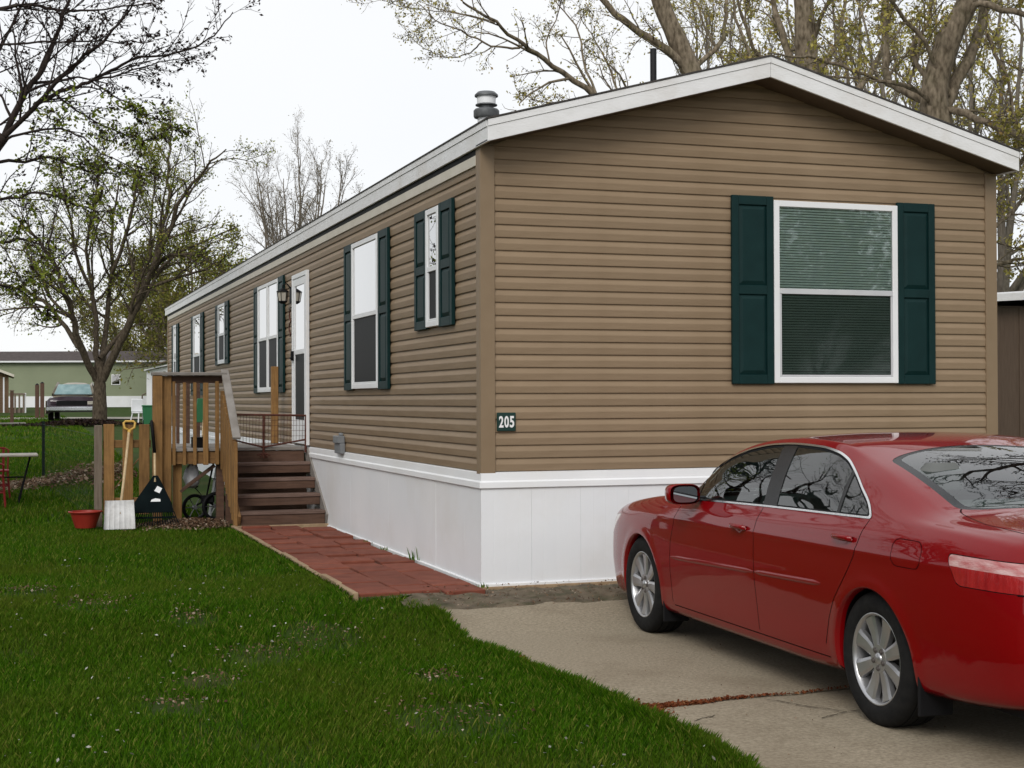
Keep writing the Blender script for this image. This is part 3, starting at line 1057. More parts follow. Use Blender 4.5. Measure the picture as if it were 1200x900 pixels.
# back railing, seen through the front one
wobj('handrail', MB().box((-1.65, YB2 - 0.15, 1.701), (-1.16, YB2 - 0.05, 1.735)), M['wood_brown'], deck, bevel=0.005)
for k in range(4):
    x = -1.50 + k * 0.13
    wobj('baluster', MB().box((x, YB2 - 0.11, DZ + 0.002), (x + 0.042, YB2 - 0.07, 1.70)), M['wood_brown'], deck, bevel=0.004)
# ------------------------------------------------------------------ steps
steps = thing('wooden_steps', (-0.52, 6.2, 0), 'dark brown wooden porch steps with open risers at the end of the red paver path', 'steps')
TR = [(5.615, 0.190), (5.900, 0.362), (6.185, 0.531), (6.470, 0.700)]
for k, (y, z) in enumerate(TR):
    t = wobj('tread', MB().box((-1.00, y, z - 0.036), (-0.052, y + 0.135, z)), M['tread_wood'], steps, bevel=0.005)
    wobj('tread', MB().box((-1.00, y + 0.141, z - 0.036), (-0.052, y + 0.276, z - 0.001)), M['tread_wood'], steps, bevel=0.005)
    wobj('riser', MB().box((-0.995, y + 0.012, z - (0.125 if k else 0.16)), (-0.057, y + 0.034, z - 0.037)), M['wood_brown'], steps, bevel=0.003)
for x in (-1.028, -0.050):
    mb = MB().beam((x + 0.012, 5.60, 0.085), (x + 0.012, 6.76, 0.80), 0.030, 0.15)
    wobj('stringer', mb, M['wood_grey'] if x > -0.5 else M['wood_new_h'], steps, bevel=0.004)
for y, z in TR:
    wobj('bracket', MB().box((-0.085, y + 0.02, z - 0.10), (-0.055, y + 0.06, z - 0.04)), M['steel'], steps)
wobj('shade_panel', MB().box((-1.00, Y1 + 0.05, -0.05), (-0.034, Y1 + 0.058, 0.683)), M['wood_brown'], steps)  # dark sheet added to stand for the shade behind the open risers
# left stair rail: posts, a row of balusters, sloping weathered cap
wobj('post', MB().box((-1.075, 5.60, 0.03), (-1.032, 5.69, 0.97)), M['wood_new'], steps, bevel=0.005)
for k in range(9):
    y = 5.715 + k * 0.108
    s = (y - 5.60) / 1.13
    zb = 0.03 + s * 0.68
    wobj('baluster', MB().box((-1.078 + 0.004 * (k % 2), y, zb), (-1.034, y + 0.085, zb + 0.92 + random.uniform(-.015, .015))), M['wood_new'], steps, bevel=0.005)
wobj('handrail', MB().beam((-1.045, 5.58, 1.005), (-1.015, Y1 - 0.01, 1.775), 0.088, 0.032), M['wood_grey'], steps, bevel=0.005)

# low iron gate across the top of the steps
ig = thing('iron_gate', (-0.46, Y1 - 0.02, DZ), 'low rusty red iron barrier standing across the top of the porch steps', 'barrier')
yb = Y1 - 0.03


def bar(pts, r=0.011, n=6):
    return MB().tube(pts, r, n)


wobj('top_bar', bar([(-0.90, yb, 1.255), (-0.56, yb, 1.252), (-0.06, yb - 0.02, 1.24)], 0.014), M['rust'], ig)
wobj('upright', bar([(-0.565, yb, 0.79), (-0.560, yb, 1.252)], 0.014), M['rust'], ig)
wobj('upright', bar([(-0.068, yb - 0.02, 0.80), (-0.060, yb - 0.02, 1.24)], 0.015), M['rust'], ig)
wobj('upright', bar([(-0.895, yb, 0.885), (-0.900, yb, 1.255)], 0.010), M['rust'], ig)
wobj('lower_bar', bar([(-0.90, yb, 0.955), (-0.565, yb, 0.87), (-0.07, yb - 0.02, 0.955)], 0.012), M['rust'], ig)
mb = MB()
for k in range(22):
    x = -0.88 + k * 0.037
    zlo = 0.95 - 0.085 * (1 - abs(x + 0.565) / 0.45) if abs(x + 0.565) < 0.45 else 0.95
    mb.tube([(x, yb - 0.003, zlo), (x + 0.006, yb - 0.003, 1.25)], 0.0022, 4, caps=False)
for k in range(4):
    mb.tube([(-0.89, yb - 0.004, 1.0 + 0.062 * k), (-0.07, yb - 0.02, 1.0 + 0.062 * k)], 0.002, 4, caps=False)
wobj('wire_mesh', mb, M['rust'], ig, kind='stuff')
mb = MB()
for a in range(5):
    th = -0.6 - 0.5 * a
    mb.tube([(-0.565, yb - 0.03, 0.80), (-0.565 + 0.09 * math.cos(th), yb - 0.035, 0.82 + 0.08 * math.sin(th))], 0.009, 5)
wobj('scroll_foot', mb, M['rust'], ig)

# things kept on and under the deck
bx = thing('black_box', (-1.30, Y1 + 0.18, DZ + 0.002), 'small black box on the deck boards behind the front balusters', 'box')
wobj('box', MB().box((-1.375, Y1 + 0.12, DZ + 0.003), (-1.24, Y1 + 0.25, DZ + 0.105)), M['black'], bx, bevel=0.006)
wobj('lid', MB().box((-1.38, Y1 + 0.115, DZ + 0.106), (-1.235, Y1 + 0.255, DZ + 0.125)), M['black'], bx, bevel=0.005)
gb = thing('garden_broom', (-1.09, 8.0, DZ), 'green broom with a pale handle leaning behind the balusters on the deck', 'broom')
wobj('handle', MB().tube([(-1.17, 7.55, DZ + 0.12), (-1.0, 8.55, 1.60)], 0.014, 6), M['ash'], gb)
wobj('bristle_head', MB().prism([(-0.09, 0), (0.09, 0), (0.05, 0.30), (-0.05, 0.30)], -0.03, 0.03,
     Matrix.Translation((-1.14, 7.9, 1.15)) @ Matrix.Rotation(math.pi / 2, 4, 'X')), M['green_plastic'], gb, bevel=0.008)

wb = thing('white_bag', (-1.39, 7.2, 0), 'crumpled white bag hanging under the deck beside the diagonal brace', 'bag')
rb = random.Random(3)
mb = MB()
prof = [(0.01, 0.30), (0.05, 0.27), (0.085, 0.20), (0.10, 0.12), (0.085, 0.05), (0.04, 0.01), (0.0, 0.0)]
mb.lathe(prof, 14, Matrix.Translation((-1.36, 7.05, 0.39)))
mb.v = [(x + rb.uniform(-.014, .014), y + rb.uniform(-.014, .014), z + rb.uniform(-.012, .012)) for x, y, z in mb.v]
wobj('sack', mb, M['bag'], wb, smooth=True)
wobj('tie', MB().tube([(-1.36, 7.05, 0.66), (-1.35, 7.05, 0.73)], 0.012, 6), M['bag'], wb)

ct = thing('wheeled_cart', (-1.2, 7.05, 0), 'black two-wheeled yard cart parked under the porch deck', 'cart')
for (x, y, r) in ((-1.33, 7.02, 0.155), (-1.09, 7.0, 0.165)):
    mtx = Matrix.Translation((x, y, r + 0.005)) @ Matrix.Rotation(math.radians(90), 4, 'X') @ Matrix.Rotation(0.25, 4, 'Y')
    w = wobj('wheel', MB().lathe([(r * 0.80, -0.022), (r, -0.016), (r + 0.004, 0), (r, 0.016), (r * 0.80, 0.022), (r * 0.78, 0), (r * 0.80, -0.022)], 24, mtx), M['black'], ct, smooth=True)
    mb = MB()
    for k in range(6):
        a = k * math.pi / 3
        mb.tube([mtx @ Vector((0, 0, 0)), mtx @ Vector((r * 0.8 * math.cos(a), r * 0.8 * math.sin(a), 0))], 0.006, 4)
    mb.lathe([(0, -0.03), (0.025, -0.03), (0.025, 0.03), (0, 0.03)], 10, mtx)
    wobj('spokes', mb, M['steel_dark'], w)
wobj('frame', MB().tube([(-1.33, 7.05, 0.17), (-1.20, 7.03, 0.24), (-1.09, 7.03, 0.17)], 0.014, 6).tube([(-1.36, 7.05, 0.44), (-1.20, 7.03, 0.24), (-1.10, 7.06, 0.70)], 0.013, 6)
     .tube([(-1.09, 7.03, 0.17), (-0.98, 7.05, 0.30)], 0.012, 6), M['black'], ct, smooth=True)
wobj('handle', MB().tube([(-1.44, 7.06, 0.47), (-1.36, 7.05, 0.44), (-1.29, 7.04, 0.40)], 0.016, 6), M['black'], ct, smooth=True)
wobj('seat_pad', MB().box((-1.26, 6.98, 0.20), (-1.10, 7.07, 0.30)), M['black'], ct, bevel=0.02)
sl = thing('step_ladder', (-1.05, 7.35, 0), 'white folded step stool with two rungs standing under the deck', 'step stool')
wobj('side_rail', MB().beam((-1.12, 7.3, 0.02), (-1.02, 7.35, 0.62), 0.05, 0.025), M['white'], sl, bevel=0.003)
wobj('side_rail', MB().beam((-0.86, 7.3, 0.02), (-0.90, 7.35, 0.62), 0.05, 0.025), M['white'], sl, bevel=0.003)
for z in (0.30, 0.46):
    wobj('rung', MB().box((-1.08, 7.29, z), (-0.88, 7.36, z + 0.025)), M['white'], sl, bevel=0.003)

# ------------------------------------------------------------------ picket gate, tools, tub
pg = thing('picket_gate', (-2.15, 6.68, 0), 'short orange-brown wooden picket gate between a grey post and the deck', 'gate')
wobj('post', MB().box((-2.492, 6.64, -0.1), (-2.405, 6.73, 1.145)), M['wood_greypost'], pg, bevel=0.006)
for x0, x1, z0, z1 in ((-2.392, -2.272, 0.13, 1.158), (-2.180, -2.064, 0.13, 1.150), (-1.998, -1.880, 0.12, 1.153)):
    wobj('picket', MB().box((x0, 6.672, z0), (x1, 6.692, z1)), M['wood_new'], pg, bevel=0.004)
for z in (0.27, 0.93):
    wobj('rail', MB().box((-2.395, 6.694, z - 0.045), (-1.862, 6.730, z + 0.045)), M['wood_new_h'], pg, bevel=0.004)
wobj('brace', MB().beam((-2.36, 6.738, 0.30), (-1.90, 6.738, 0.88), 0.012, 0.03, up=(0, 1, 0)), M['wood_new_h'], pg)

sh = thing('snow_shovel', (-2.25, 5.98, 0), 'snow shovel with a scuffed white ribbed scoop and yellow grip leaning on the gate', 'shovel')
# scoop: ribbed sheet leaning back
mb = MB()
nx, nz = 36, 10
wS, hS = 0.335, 0.32
t = 0.006
A = Vector((-2.27, 5.93, 0.02))
lean = Vector((0.02, 0.16, 0.98)).normalized()
sd = Vector((1, 0.02, 0)).normalized()
nrm = sd.cross(lean).normalized()
vs_, fs_ = [], []
for layer in (0, 1):
    for j in range(nz + 1):
        for i in range(nx + 1):
            u, v = i / nx - 0.5, j / nz
            rib = 0.007 * max(0.0, math.cos(u * 2 * math.pi * 6)) ** 2 * (1 - 0.3 * v)
            curve = 0.06 * v * v - 0.10 * max(0, v - 0.8)
            edge = 0.03 * (abs(u) * 2) ** 6
            p = A + sd * (u * wS * (1 - 0.08 * v)) + lean * (v * hS) + nrm * (rib + edge - curve + layer * -t)
            vs_.append(tuple(p))
w = nx + 1
n1 = (nx + 1) * (nz + 1)
for j in range(nz):
    for i in range(nx):
        a = j * w + i
        fs_.append((a, a + 1, a + w + 1, a + w))
        fs_.append((n1 + a, n1 + a + w, n1 + a + w + 1, n1 + a + 1))
ringi = list(range(w)) + [j * w + nx for j in range(1, nz + 1)] + [nz * w + i for i in range(nx - 1, -1, -1)] + [j * w for j in range(nz - 1, 0, -1)]
for k in range(len(ringi)):
    a, b = ringi[k], ringi[(k + 1) % len(ringi)]
    fs_.append((a, n1 + a, n1 + b, b))
wobj('scoop', MB().add(vs_, fs_), M['shovel_white'], sh, smooth=True, angle=50)
wobj('shaft', MB().tube([(-2.262, 5.985, 0.18), (-2.20, 6.20, 0.55), (-2.118, 6.58, 1.06)], [0.017, 0.0155, 0.0155], 10), M['ash'], sh, smooth=True)
g = Vector((-2.110, 6.60, 1.085))
mb = MB().tube([(-2.118, 6.575, 1.045), g], [0.018, 0.022], 10)
mb.tube([g, g + Vector((-0.055, 0.01, 0.03)), g + Vector((-0.062, 0.03, 0.085)), g + Vector((-0.04, 0.035, 0.105)), g + Vector((0.045, 0.035, 0.105)), g + Vector((0.065, 0.03, 0.085)),
         g + Vector((0.055, 0.01, 0.03)), g], 0.014, 8)
wobj('grip', mb, M['yellow'], sh, smooth=True)

rk = thing('leaf_rake', (-1.92, 6.1, 0), 'big dark plastic leaf rake standing tines down against the deck post', 'rake')
top = Vector((-1.845, 6.36, 0.55))
mb = MB()
# fan: a tapering triangular hood then tines
hood = [(-0.025, 0.03), (-0.06, -0.03), (-0.21, -0.30), (-0.245, -0.42), (0.235, -0.42), (0.20, -0.30), (0.06, -0.03), (0.025, 0.03)]
dn = Vector((-0.12, -0.42, -0.90)).normalized()
ac = Vector((1, -0.05, 0)).normalized()
nn = ac.cross(dn).normalized()
mtx = Matrix(((ac.x, -dn.x, nn.x, top.x), (ac.y, -dn.y, nn.y, top.y), (ac.z, -dn.z, nn.z, top.z), (0, 0, 0, 1)))
wobj('hood', MB().prism(hood, -0.006, 0.006, mtx), M['rake_green'], rk, bevel=0.004)
for k in range(22):
    u = (k - 10.5) / 10.5
    a = top + ac * (u * 0.235) + dn * 0.41
    b = top + ac * (u * 0.31) + dn * 0.62 + Vector((0, 0, 0))
    b.z = max(b.z, 0.035)
    c2 = b + Vector((0, -0.035, -0.03))
    wobj('tine', MB().tube([a, a.lerp(b, 0.5) + nn * 0.01, b, c2], [0.0055, 0.005, 0.0045, 0.004], 5), M['rake_green'], rk)
wobj('cross_bar', MB().box((-0.265, -0.485, 0.004), (0.260, -0.465, 0.012), mtx), M['rake_green'], rk)
wobj('shaft', MB().tube([top + dn * 0.05, Vector((-1.835, 6.55, 0.83))], 0.014, 8), M['ash'], rk, smooth=True)
wobj('shaft_sleeve', MB().tube([Vector((-1.835, 6.55, 0.825)), Vector((-1.862, 6.615, 1.18)), Vector((-1.865, 6.62, 1.20))], [0.019, 0.019, 0.010], 8), M['black'], rk, smooth=True)
wobj('tag_sticker', MB().add([mtx @ Vector(p) for p in ((0.00, -0.16, -0.0085), (0.06, -0.19, -0.0085), (0.085, -0.13, -0.0085), (0.03, -0.10, -0.0085))], [(0, 1, 2, 3)]), M['white'], rk)
wobj('tag_sticker', MB().add([mtx @ Vector(p) for p in ((-0.03, -0.29, -0.0085), (0.08, -0.29, -0.0085), (0.075, -0.26, -0.0085), (0.02, -0.25, -0.0085), (-0.02, -0.265, -0.0085))], [(0, 1, 2, 3, 4)]), M['white'], rk)

tb = thing('tub', (-2.62, 6.3, 0), 'round red plastic tub standing on the grass by the gate post', 'tub')
wobj('bowl', MB().lathe([(0.0, 0.03), (0.11, 0.03), (0.165, 0.195), (0.178, 0.20), (0.178, 0.212), (0.160, 0.212), (0.105, 0.05), (0.0, 0.05)], 28, Matrix.Translation((-2.607, 6.3, -0.01))), M['red_tub'], tb, smooth=True, angle=40)
wobj('rim', MB().lathe([(0.178, 0.196), (0.186, 0.200), (0.186, 0.214), (0.178, 0.216)], 28, Matrix.Translation((-2.607, 6.3, -0.01))), M['red_tub'], tb, smooth=True)

# ------------------------------------------------------------------ wire fence with a steel post
fe = thing('wire_fence', (-2.83, 16.2, 0), 'thin wire mesh garden fence with a dark green steel post behind the gate', 'fence')
wobj('post', MB().box((-2.855, 16.19, -0.05), (-2.805, 16.20, 1.075)).box((-2.835, 16.20, -0.05), (-2.825, 16.235, 1.075)), M['tpost'], fe)
wobj('post', MB().box((-6.5, 16.4, -0.05), (-6.45, 16.41, 1.07)), M['tpost'], fe)
segs = [((-2.45, 6.74), (-2.83, 16.18)), ((-2.83, 16.18), (-6.48, 16.4))]
mb = MB()
for (xa, ya), (xb, yb_) in segs:
    ln = math.hypot(xb - xa, yb_ - ya)
    for k in range(9):
        z = 0.06 + k * 0.12
        mb.tube([(xa, ya, z), (xb, yb_, z)], 0.0010 if k < 8 else 0.0025, 3, caps=False)
    n = int(ln / 0.15)
    for k in range(n + 1):
        t = k / n
        mb.tube([(xa + t * (xb - xa), ya + t * (yb_ - ya), 0.02), (xa + t * (xb - xa), ya + t * (yb_ - ya), 1.03)], 0.0009, 3, caps=False)
wobj('wire_mesh', mb, M['wire'], fe, kind='stuff')

# ------------------------------------------------------------------ red garden table and stools
gt = thing('garden_table', (-3.6, 11.2, 0), 'garden table with a pale top and thin red metal legs on the lawn', 'table')
wobj('table_top', MB().box((-4.6, 10.75, 0.655), (-3.02, 11.45, 0.685)), M['table_top'], gt, bevel=0.008)
for x in (-3.12, -4.4):
    for s in (-1, 1):
        wobj('leg', MB().tube([(x + 0.0, 11.1 + s * 0.05, 0.655), (x - 0.16, 11.1 + s * 0.28, 0.0)], 0.013, 6), M['black'], gt)
wobj('cross_bar', MB().tube([(-3.2, 11.1, 0.36), (-4.4, 11.1, 0.36)], 0.012, 6), M['black'], gt)
for i, (x, y, lb) in enumerate(((-3.68, 10.35, 'red slatted metal garden chair in front of the pale garden table'), (-3.62, 12.05, 'red metal garden chair behind the pale garden table'))):
    ch = thing('garden_chair', (x, y, 0), lb, 'chair', 'red metal chairs at the garden table')
    f = 1 if i == 0 else -1
    hb = 0.60 if i == 0 else 0.735
    wobj('seat', MB().box((x - 0.22, y - 0.20, 0.40), (x + 0.22, y + 0.20, 0.425)), M['red_metal'], ch, bevel=0.006)
    for sx in (-0.2, 0.2):
        for sy in (-0.18, 0.18):
            wobj('leg', MB().tube([(x + sx, y + sy, 0.40), (x + sx * 1.15, y + sy * 1.15, 0.0)], 0.016, 6), M['red_metal'], ch)
    yb3 = y - f * 0.20
    wobj('back_frame', MB().tube([(x - 0.2, yb3, 0.42), (x - 0.21, yb3 - f * 0.06, hb - .03), (x - 0.15, yb3 - f * 0.07, hb), (x + 0.15, yb3 - f * 0.07, hb), (x + 0.21, yb3 - f * 0.06, hb - .03), (x + 0.2, yb3, 0.42)], 0.014, 6), M['red_metal'], ch)
    for k in range(5):
        sx = -0.14 + k * 0.07
        wobj('slat', MB().box((x + sx - 0.018, yb3 - f * 0.035 - 0.004, 0.43), (x + sx + 0.018, yb3 - f * 0.035 + 0.004, hb - .01)), M['red_metal'], ch)
    wobj('stretcher', MB().tube([(x - 0.215, y - 0.19, 0.2), (x + 0.215, y - 0.19, 0.2)], 0.012, 6).tube([(x - 0.215, y + 0.19, 0.2), (x + 0.215, y + 0.19, 0.2)], 0.012, 6), M['red_metal'], ch)

# ------------------------------------------------------------------ far things across the road
FWD = np.array([math.sin(YAW), math.cos(YAW), 0.0])
RGT = np.array([math.cos(YAW), -math.sin(YAW), 0.0])


def local_frame(px, depth, rz=0.0, axis=False):
    """Ground point under pixel column px at a depth; frame x to the right, y away from the viewer."""
    p = at(px, 468, depth)
    z = H(p[0], p[1])
    return (p[0], p[1], z), (-YAW if axis else -YAW - math.atan((px - 600) / F_PX)) + rz


def far_obj(name, mb, m, parent, **kw):
    return obj(name, mb, m, parent, **kw)


loc, rz = local_frame(100, 98, axis=True)
gh = thing('green_mobile_home', loc, 'long sage green mobile home with brown roof and white skirting across the road', 'mobile home', rz=rz)
X0, X1 = -20.0, 9.0
far_obj('wall', MB().box((X0, 0.0, 0.70), (X1, 4.6, 3.02)), M['green_wall'], gh)
mb = MB()
for k in range(24):
    mb.box((X0, -0.012, 0.70 + k * 0.0965), (X1, -0.001, 0.70 + k * 0.0965 + 0.085))
far_obj('siding', mb, M['green_wall'], gh, kind='stuff')
for k in range(24):
    x = X0 + k * 1.21
    far_obj('skirt_panel', MB().box((x + 0.004, -0.03, -0.2), (x + 1.206, -0.002, 0.70)), M['white'], gh)
far_obj('roof', MB().add([(X0 - .3, -0.35, 3.06), (X1 + .3, -0.35, 3.06), (X1 + .3, 2.3, 3.78), (X0 - .3, 2.3, 3.78), (X0 - .3, 4.95, 3.06), (X1 + .3, 4.95, 3.06)], [(0, 1, 2, 3), (3, 2, 5, 4)]), M['brown_roof'], gh)
far_obj('fascia', MB().box((X0 - .3, -0.36, 2.96), (X1 + .3, -0.33, 3.065)), M['white'], gh)
w = far_obj('window', MB().box((1.75, -0.05, 1.45), (2.35, -0.013, 2.15)), M['white'], gh)
far_obj('pane', MB().box((1.80, -0.06, 1.50), (2.30, -0.051, 2.10)), M['glass_side'], w)
far_obj('handrail', MB().tube([(4.1, -1.2, 0.75), (6.2, -1.2, 1.75), (7.6, -1.2, 1.75)], 0.05, 6).tube([(4.1, -1.2, 0.0), (4.1, -1.2, 0.75)], 0.05, 6).tube([(6.2, -1.2, 0), (6.2, -1.2, 1.75)], 0.05, 6), M['wood_greypost'], gh)

loc, rz = local_frame(190, 92)
sd = thing('white_shed', loc, 'white gabled entry shed with a dark diamond window against the green home', 'shed', rz=rz)
far_obj('wall', MB().prism([(-0.95, -0.3), (1.6, -0.3), (1.6, 2.62), (1.2, 2.75), (-0.95, 2.25)], 0, 2.2, Matrix(((1, 0, 0, 0), (0, 0, 1, 0), (0, 1, 0, 0), (0, 0, 0, 1)))), M['white'], sd)
far_obj('roof', MB().prism([(-1.1, 2.28), (1.2, 2.82), (1.2, 2.90), (-1.1, 2.36)], -0.25, 2.3, Matrix(((1, 0, 0, 0), (0, 0, 1, 0), (0, 1, 0, 0), (0, 0, 0, 1)))), M['white'], sd)
far_obj('diamond_window', MB().prism([(-0.55, 1.78), (-0.30, 2.02), (-0.05, 1.78), (-0.30, 1.54)], -0.04, -0.002, Matrix(((1, 0, 0, 0), (0, 0, 1, 0), (0, 1, 0, 0), (0, 0, 0, 1)))), M['black'], sd)

loc, rz = local_frame(3, 74)
bh = thing('brown_house', loc, 'small brown house end with white corner trim at the far left', 'house', rz=rz)
far_obj('wall', MB().box((-5, 0, -0.4), (0.28, 5, 1.95)), M['brown_wall'], bh)
for k in range(18):
    far_obj('siding_board', MB().box((-5, -0.022, -0.3 + k * 0.125), (0.17, -0.001, -0.3 + k * 0.125 + 0.112)), M['brown_wall'], bh)
far_obj('corner_trim', MB().box((0.18, -0.03, -0.3), (0.29, -0.0005, 1.95)), M['brown_wall'], bh)
far_obj('window_trim', MB().box((0.02, -0.035, -0.2), (0.09, -0.023, 1.75)), M['white'], bh)
far_obj('roof', MB().prism([(-5.3, 1.9), (-2.4, 2.9), (0.55, 1.75), (0.55, 1.88), (-2.4, 3.04), (-5.3, 2.03)], -0.4, 5.3, Matrix(((1, 0, 0, 0), (0, 0, 1, 0), (0, 1, 0, 0), (0, 0, 0, 1)))), M['frieze'], bh)
pr = thing('porch_stoop', loc, 'dark wooden stoop with railing beside the brown house at the left', 'stoop', rz=rz)
mb = MB()
for x in (0.35, 0.55, 0.75, 0.95):
    far_obj('baluster', MB().box((x, -0.8, -0.3), (x + 0.09, -0.72, 0.85)), M['wood_greypost'], pr)
far_obj('rail', MB().box((0.3, -0.82, 0.85), (1.06, -0.70, 0.94)), M['wood_greypost'], pr)
far_obj('platform', MB().box((0.3, -0.7, -0.3), (1.05, 0.6, 0.15)), M['wood_greypost'], pr)
far_obj('post', MB().box((1.0, -0.75, -0.3), (1.12, -0.65, 0.95)), M['white'], pr)

# dark posts on the verge
for i, (px, h) in enumerate(((43.5, 1.35), (49.5, 1.42))):
    loc, rz = local_frame(px, 60)
    bo = thing('verge_post', loc, ('left' if i == 0 else 'right') + ' one of the two slim dark posts beside the parked sedan', 'post', 'dark posts on the road verge', rz)
    far_obj('post', MB().box((-0.08, -0.08, -0.2), (0.08, 0.08, h)), M['wood_brown'], bo, bevel=0.01)
    far_obj('cap', MB().lathe([(0.0, h + 0.07), (0.07, h + 0.02), (0.09, h + 0.001), (0, h + 0.0005)], 8), M['black'], bo)
loc, rz = local_frame(14, 52)
bo = thing('short_post', loc, 'short dark wooden post standing on the lawn near the brown house', 'post', rz=rz)
far_obj('post', MB().box((-0.06, -0.06, -0.2), (0.06, 0.06, 1.15)), M['wood_brown'], bo, bevel=0.01)
far_obj('cap', MB().box((-0.08, -0.08, 1.151), (0.08, 0.08, 1.19)), M['wood_greypost'], bo)

# old dark sedan parked beyond the lawn, nose towards the viewer
loc, rz = local_frame(84, 54, -0.07)
oc = thing('dark_sedan', loc, 'dark plum sedan with a pale flank and bright bumper parked beyond the spreading tree', 'car', rz=rz)
M['plum'] = mat('plum_paint', (0.030, 0.018, 0.026), (0.04, 0.024, 0.034), rough=0.25, coat=0.6)
M['pale_paint'] = mat('champagne_paint', (0.36, 0.31, 0.23), rough=0.35, coat=0.4)
M['chrome'] = mat('chrome', (0.72, 0.73, 0.75), rough=0.12, metal=1.0)
M['teal_glass'] = mat('teal_tinted_glass', (0.16, 0.27, 0.28), (0.30, 0.42, 0.43), rough=0.08, scale=4)


def loft(secs, closed=True):
    n = len(secs[0])
    v = [p for s in secs for p in s]
    f = []
    for i in range(len(secs) - 1):
        for k in range(n - 1):
            f.append((i * n + k, i * n + k + 1, (i + 1) * n + k + 1, (i + 1) * n + k))
    f.append(tuple(range(n))[::-1])
    f.append(tuple((len(secs) - 1) * n + k for k in range(n)))
    return MB().add(v, f)


def car_sec(y, w, zb, zt, crown=0.05, sh=0.12):
    return [(-w + 0.05, y, zb), (-w, y, zb + 0.15), (-w, y, zt - sh), (-w + 0.08, y, zt - 0.03), (-w * 0.5, y, zt + crown * 0.7), (0, y, zt + crown), (w * 0.5, y, zt + crown * 0.7), (w - 0.08, y, zt - 0.03), (w, y, zt - sh), (w, y, zb + 0.15), (w - 0.05, y, zb)]


far_obj('body', loft([car_sec(0.0, 0.80, 0.36, 0.80, 0.02), car_sec(0.10, 0.88, 0.28, 0.90, 0.03), car_sec(1.0, 0.92, 0.24, 0.95), car_sec(3.2, 0.92, 0.24, 0.95), car_sec(4.4, 0.90, 0.26, 0.88), car_sec(4.75, 0.80, 0.34, 0.74)]), M['plum'], oc, smooth=True, angle=40)
far_obj('roof', loft([car_sec(0.75, 0.76, 0.90, 0.98, 0.02, 0.03), car_sec(1.35, 0.62, 1.33, 1.40, 0.04, 0.03), car_sec(2.3, 0.62, 1.35, 1.43, 0.05, 0.03), car_sec(3.1, 0.72, 0.93, 1.0, 0.03, 0.03)]), M['pale_paint'], oc, smooth=True, angle=50)
far_obj('side_panel', MB().box((-0.95, 0.25, 0.30), (-0.921, 4.3, 0.78)), M['pale_paint'], oc, bevel=0.02)
far_obj('grille', MB().box((-0.54, -0.02, 0.60), (0.54, 0.03, 0.78)), M['black'], oc, bevel=0.01)
far_obj('windscreen', MB().add([(-0.68, 0.715, 1.02), (0.68, 0.715, 1.02), (0.56, 1.23, 1.40), (-0.56, 1.23, 1.40)], [(0, 1, 2, 3)]), M['teal_glass'], oc)
far_obj('bumper', MB().box((-0.88, -0.10, 0.40), (0.88, 0.02, 0.56)), M['chrome'], oc, bevel=0.03)
for s in (-1, 1):
    far_obj('headlight', MB().box((s * 0.66 - 0.10, -0.03, 0.64), (s * 0.66 + 0.10, 0.03, 0.76)), M['amber_lamp'] if s > 0 else M['plum'], oc, bevel=0.01)
    for y in (0.95, 3.75):
        mtx = Matrix.Translation((s * 0.80, y, 0.31)) @ Matrix.Rotation(math.pi / 2, 4, 'Y')
        w = far_obj('wheel', MB().lathe([(0.0, -0.1), (0.25, -0.1), (0.31, -0.08), (0.31, 0.08), (0.25, 0.1), (0, 0.1)], 20, mtx), M['black'], oc, smooth=True, angle=40)
        far_obj('hubcap', MB().lathe([(0, -0.108), (0.19, -0.104), (0.19, -0.10)], 16, mtx).lathe([(0, 0.108), (0.19, 0.104), (0.19, 0.10)], 16, mtx), M['chrome'], w)

# green refuse bin and white chair by the road
loc, rz = local_frame(176.5, 50)
gbn = thing('garbage_bin', loc, 'green wheeled garbage bin standing on the far lawn left of the deck', 'bin', rz=rz)
far_obj('bin', MB().add([(-0.22, -0.2, 0.0), (0.25, -0.2, 0.0), (0.25, 0.25, 0.0), (-0.22, 0.25, 0.0), (-0.28, -0.26, 0.62), (0.31, -0.26, 0.62), (0.31, 0.31, 0.62), (-0.28, 0.31, 0.62)],
        [(0, 3, 2, 1), (4, 5, 6, 7), (0, 1, 5, 4), (1, 2, 6, 5), (2, 3, 7, 6), (3, 0, 4, 7)]), M['green_plastic'], gbn, bevel=0.02)
far_obj('lid', MB().box((-0.30, -0.28, 0.622), (0.33, 0.33, 0.68)), M['green_plastic'], gbn, bevel=0.02)
far_obj('wheel', MB().tube([(-0.26, 0.26, 0.09), (-0.20, 0.26, 0.09)], 0.09, 12).tube([(0.24, 0.26, 0.09), (0.30, 0.26, 0.09)], 0.09, 12), M['black'], gbn)
loc, rz = local_frame(165, 51)
wc = thing('lawn_chair', loc, 'white lawn chair standing on the far grass beside the green bin', 'chair', rz=rz + 0.6)
far_obj('seat', MB().box((-0.24, -0.22, 0.38), (0.24, 0.22, 0.42)), M['white'], wc, bevel=0.01)
far_obj('backrest', MB().box((-0.24, 0.20, 0.43), (0.24, 0.24, 0.88)), M['white'], wc, bevel=0.02)
for sx in (-0.21, 0.21):
    for sy in (-0.19, 0.19):
        far_obj('leg', MB().tube([(sx, sy, 0.38), (sx * 1.3, sy * 1.3, 0)], 0.022, 6), M['white'], wc)

# weathered board lying on the grass
loc, rz = local_frame(10, 50)
bd = thing('loose_board', loc, 'long grey weathered board lying on the lawn behind the garden table', 'board', rz=rz + 0.5)
far_obj('board', MB().box((-1.1, -0.09, 0.05), (0.6, 0.09, 0.10)), M['wood_grey'], bd, bevel=0.01)
far_obj('batten', MB().box((-0.5, -0.12, 0.0), (-0.4, 0.12, 0.049)), M['wood_grey'], bd)

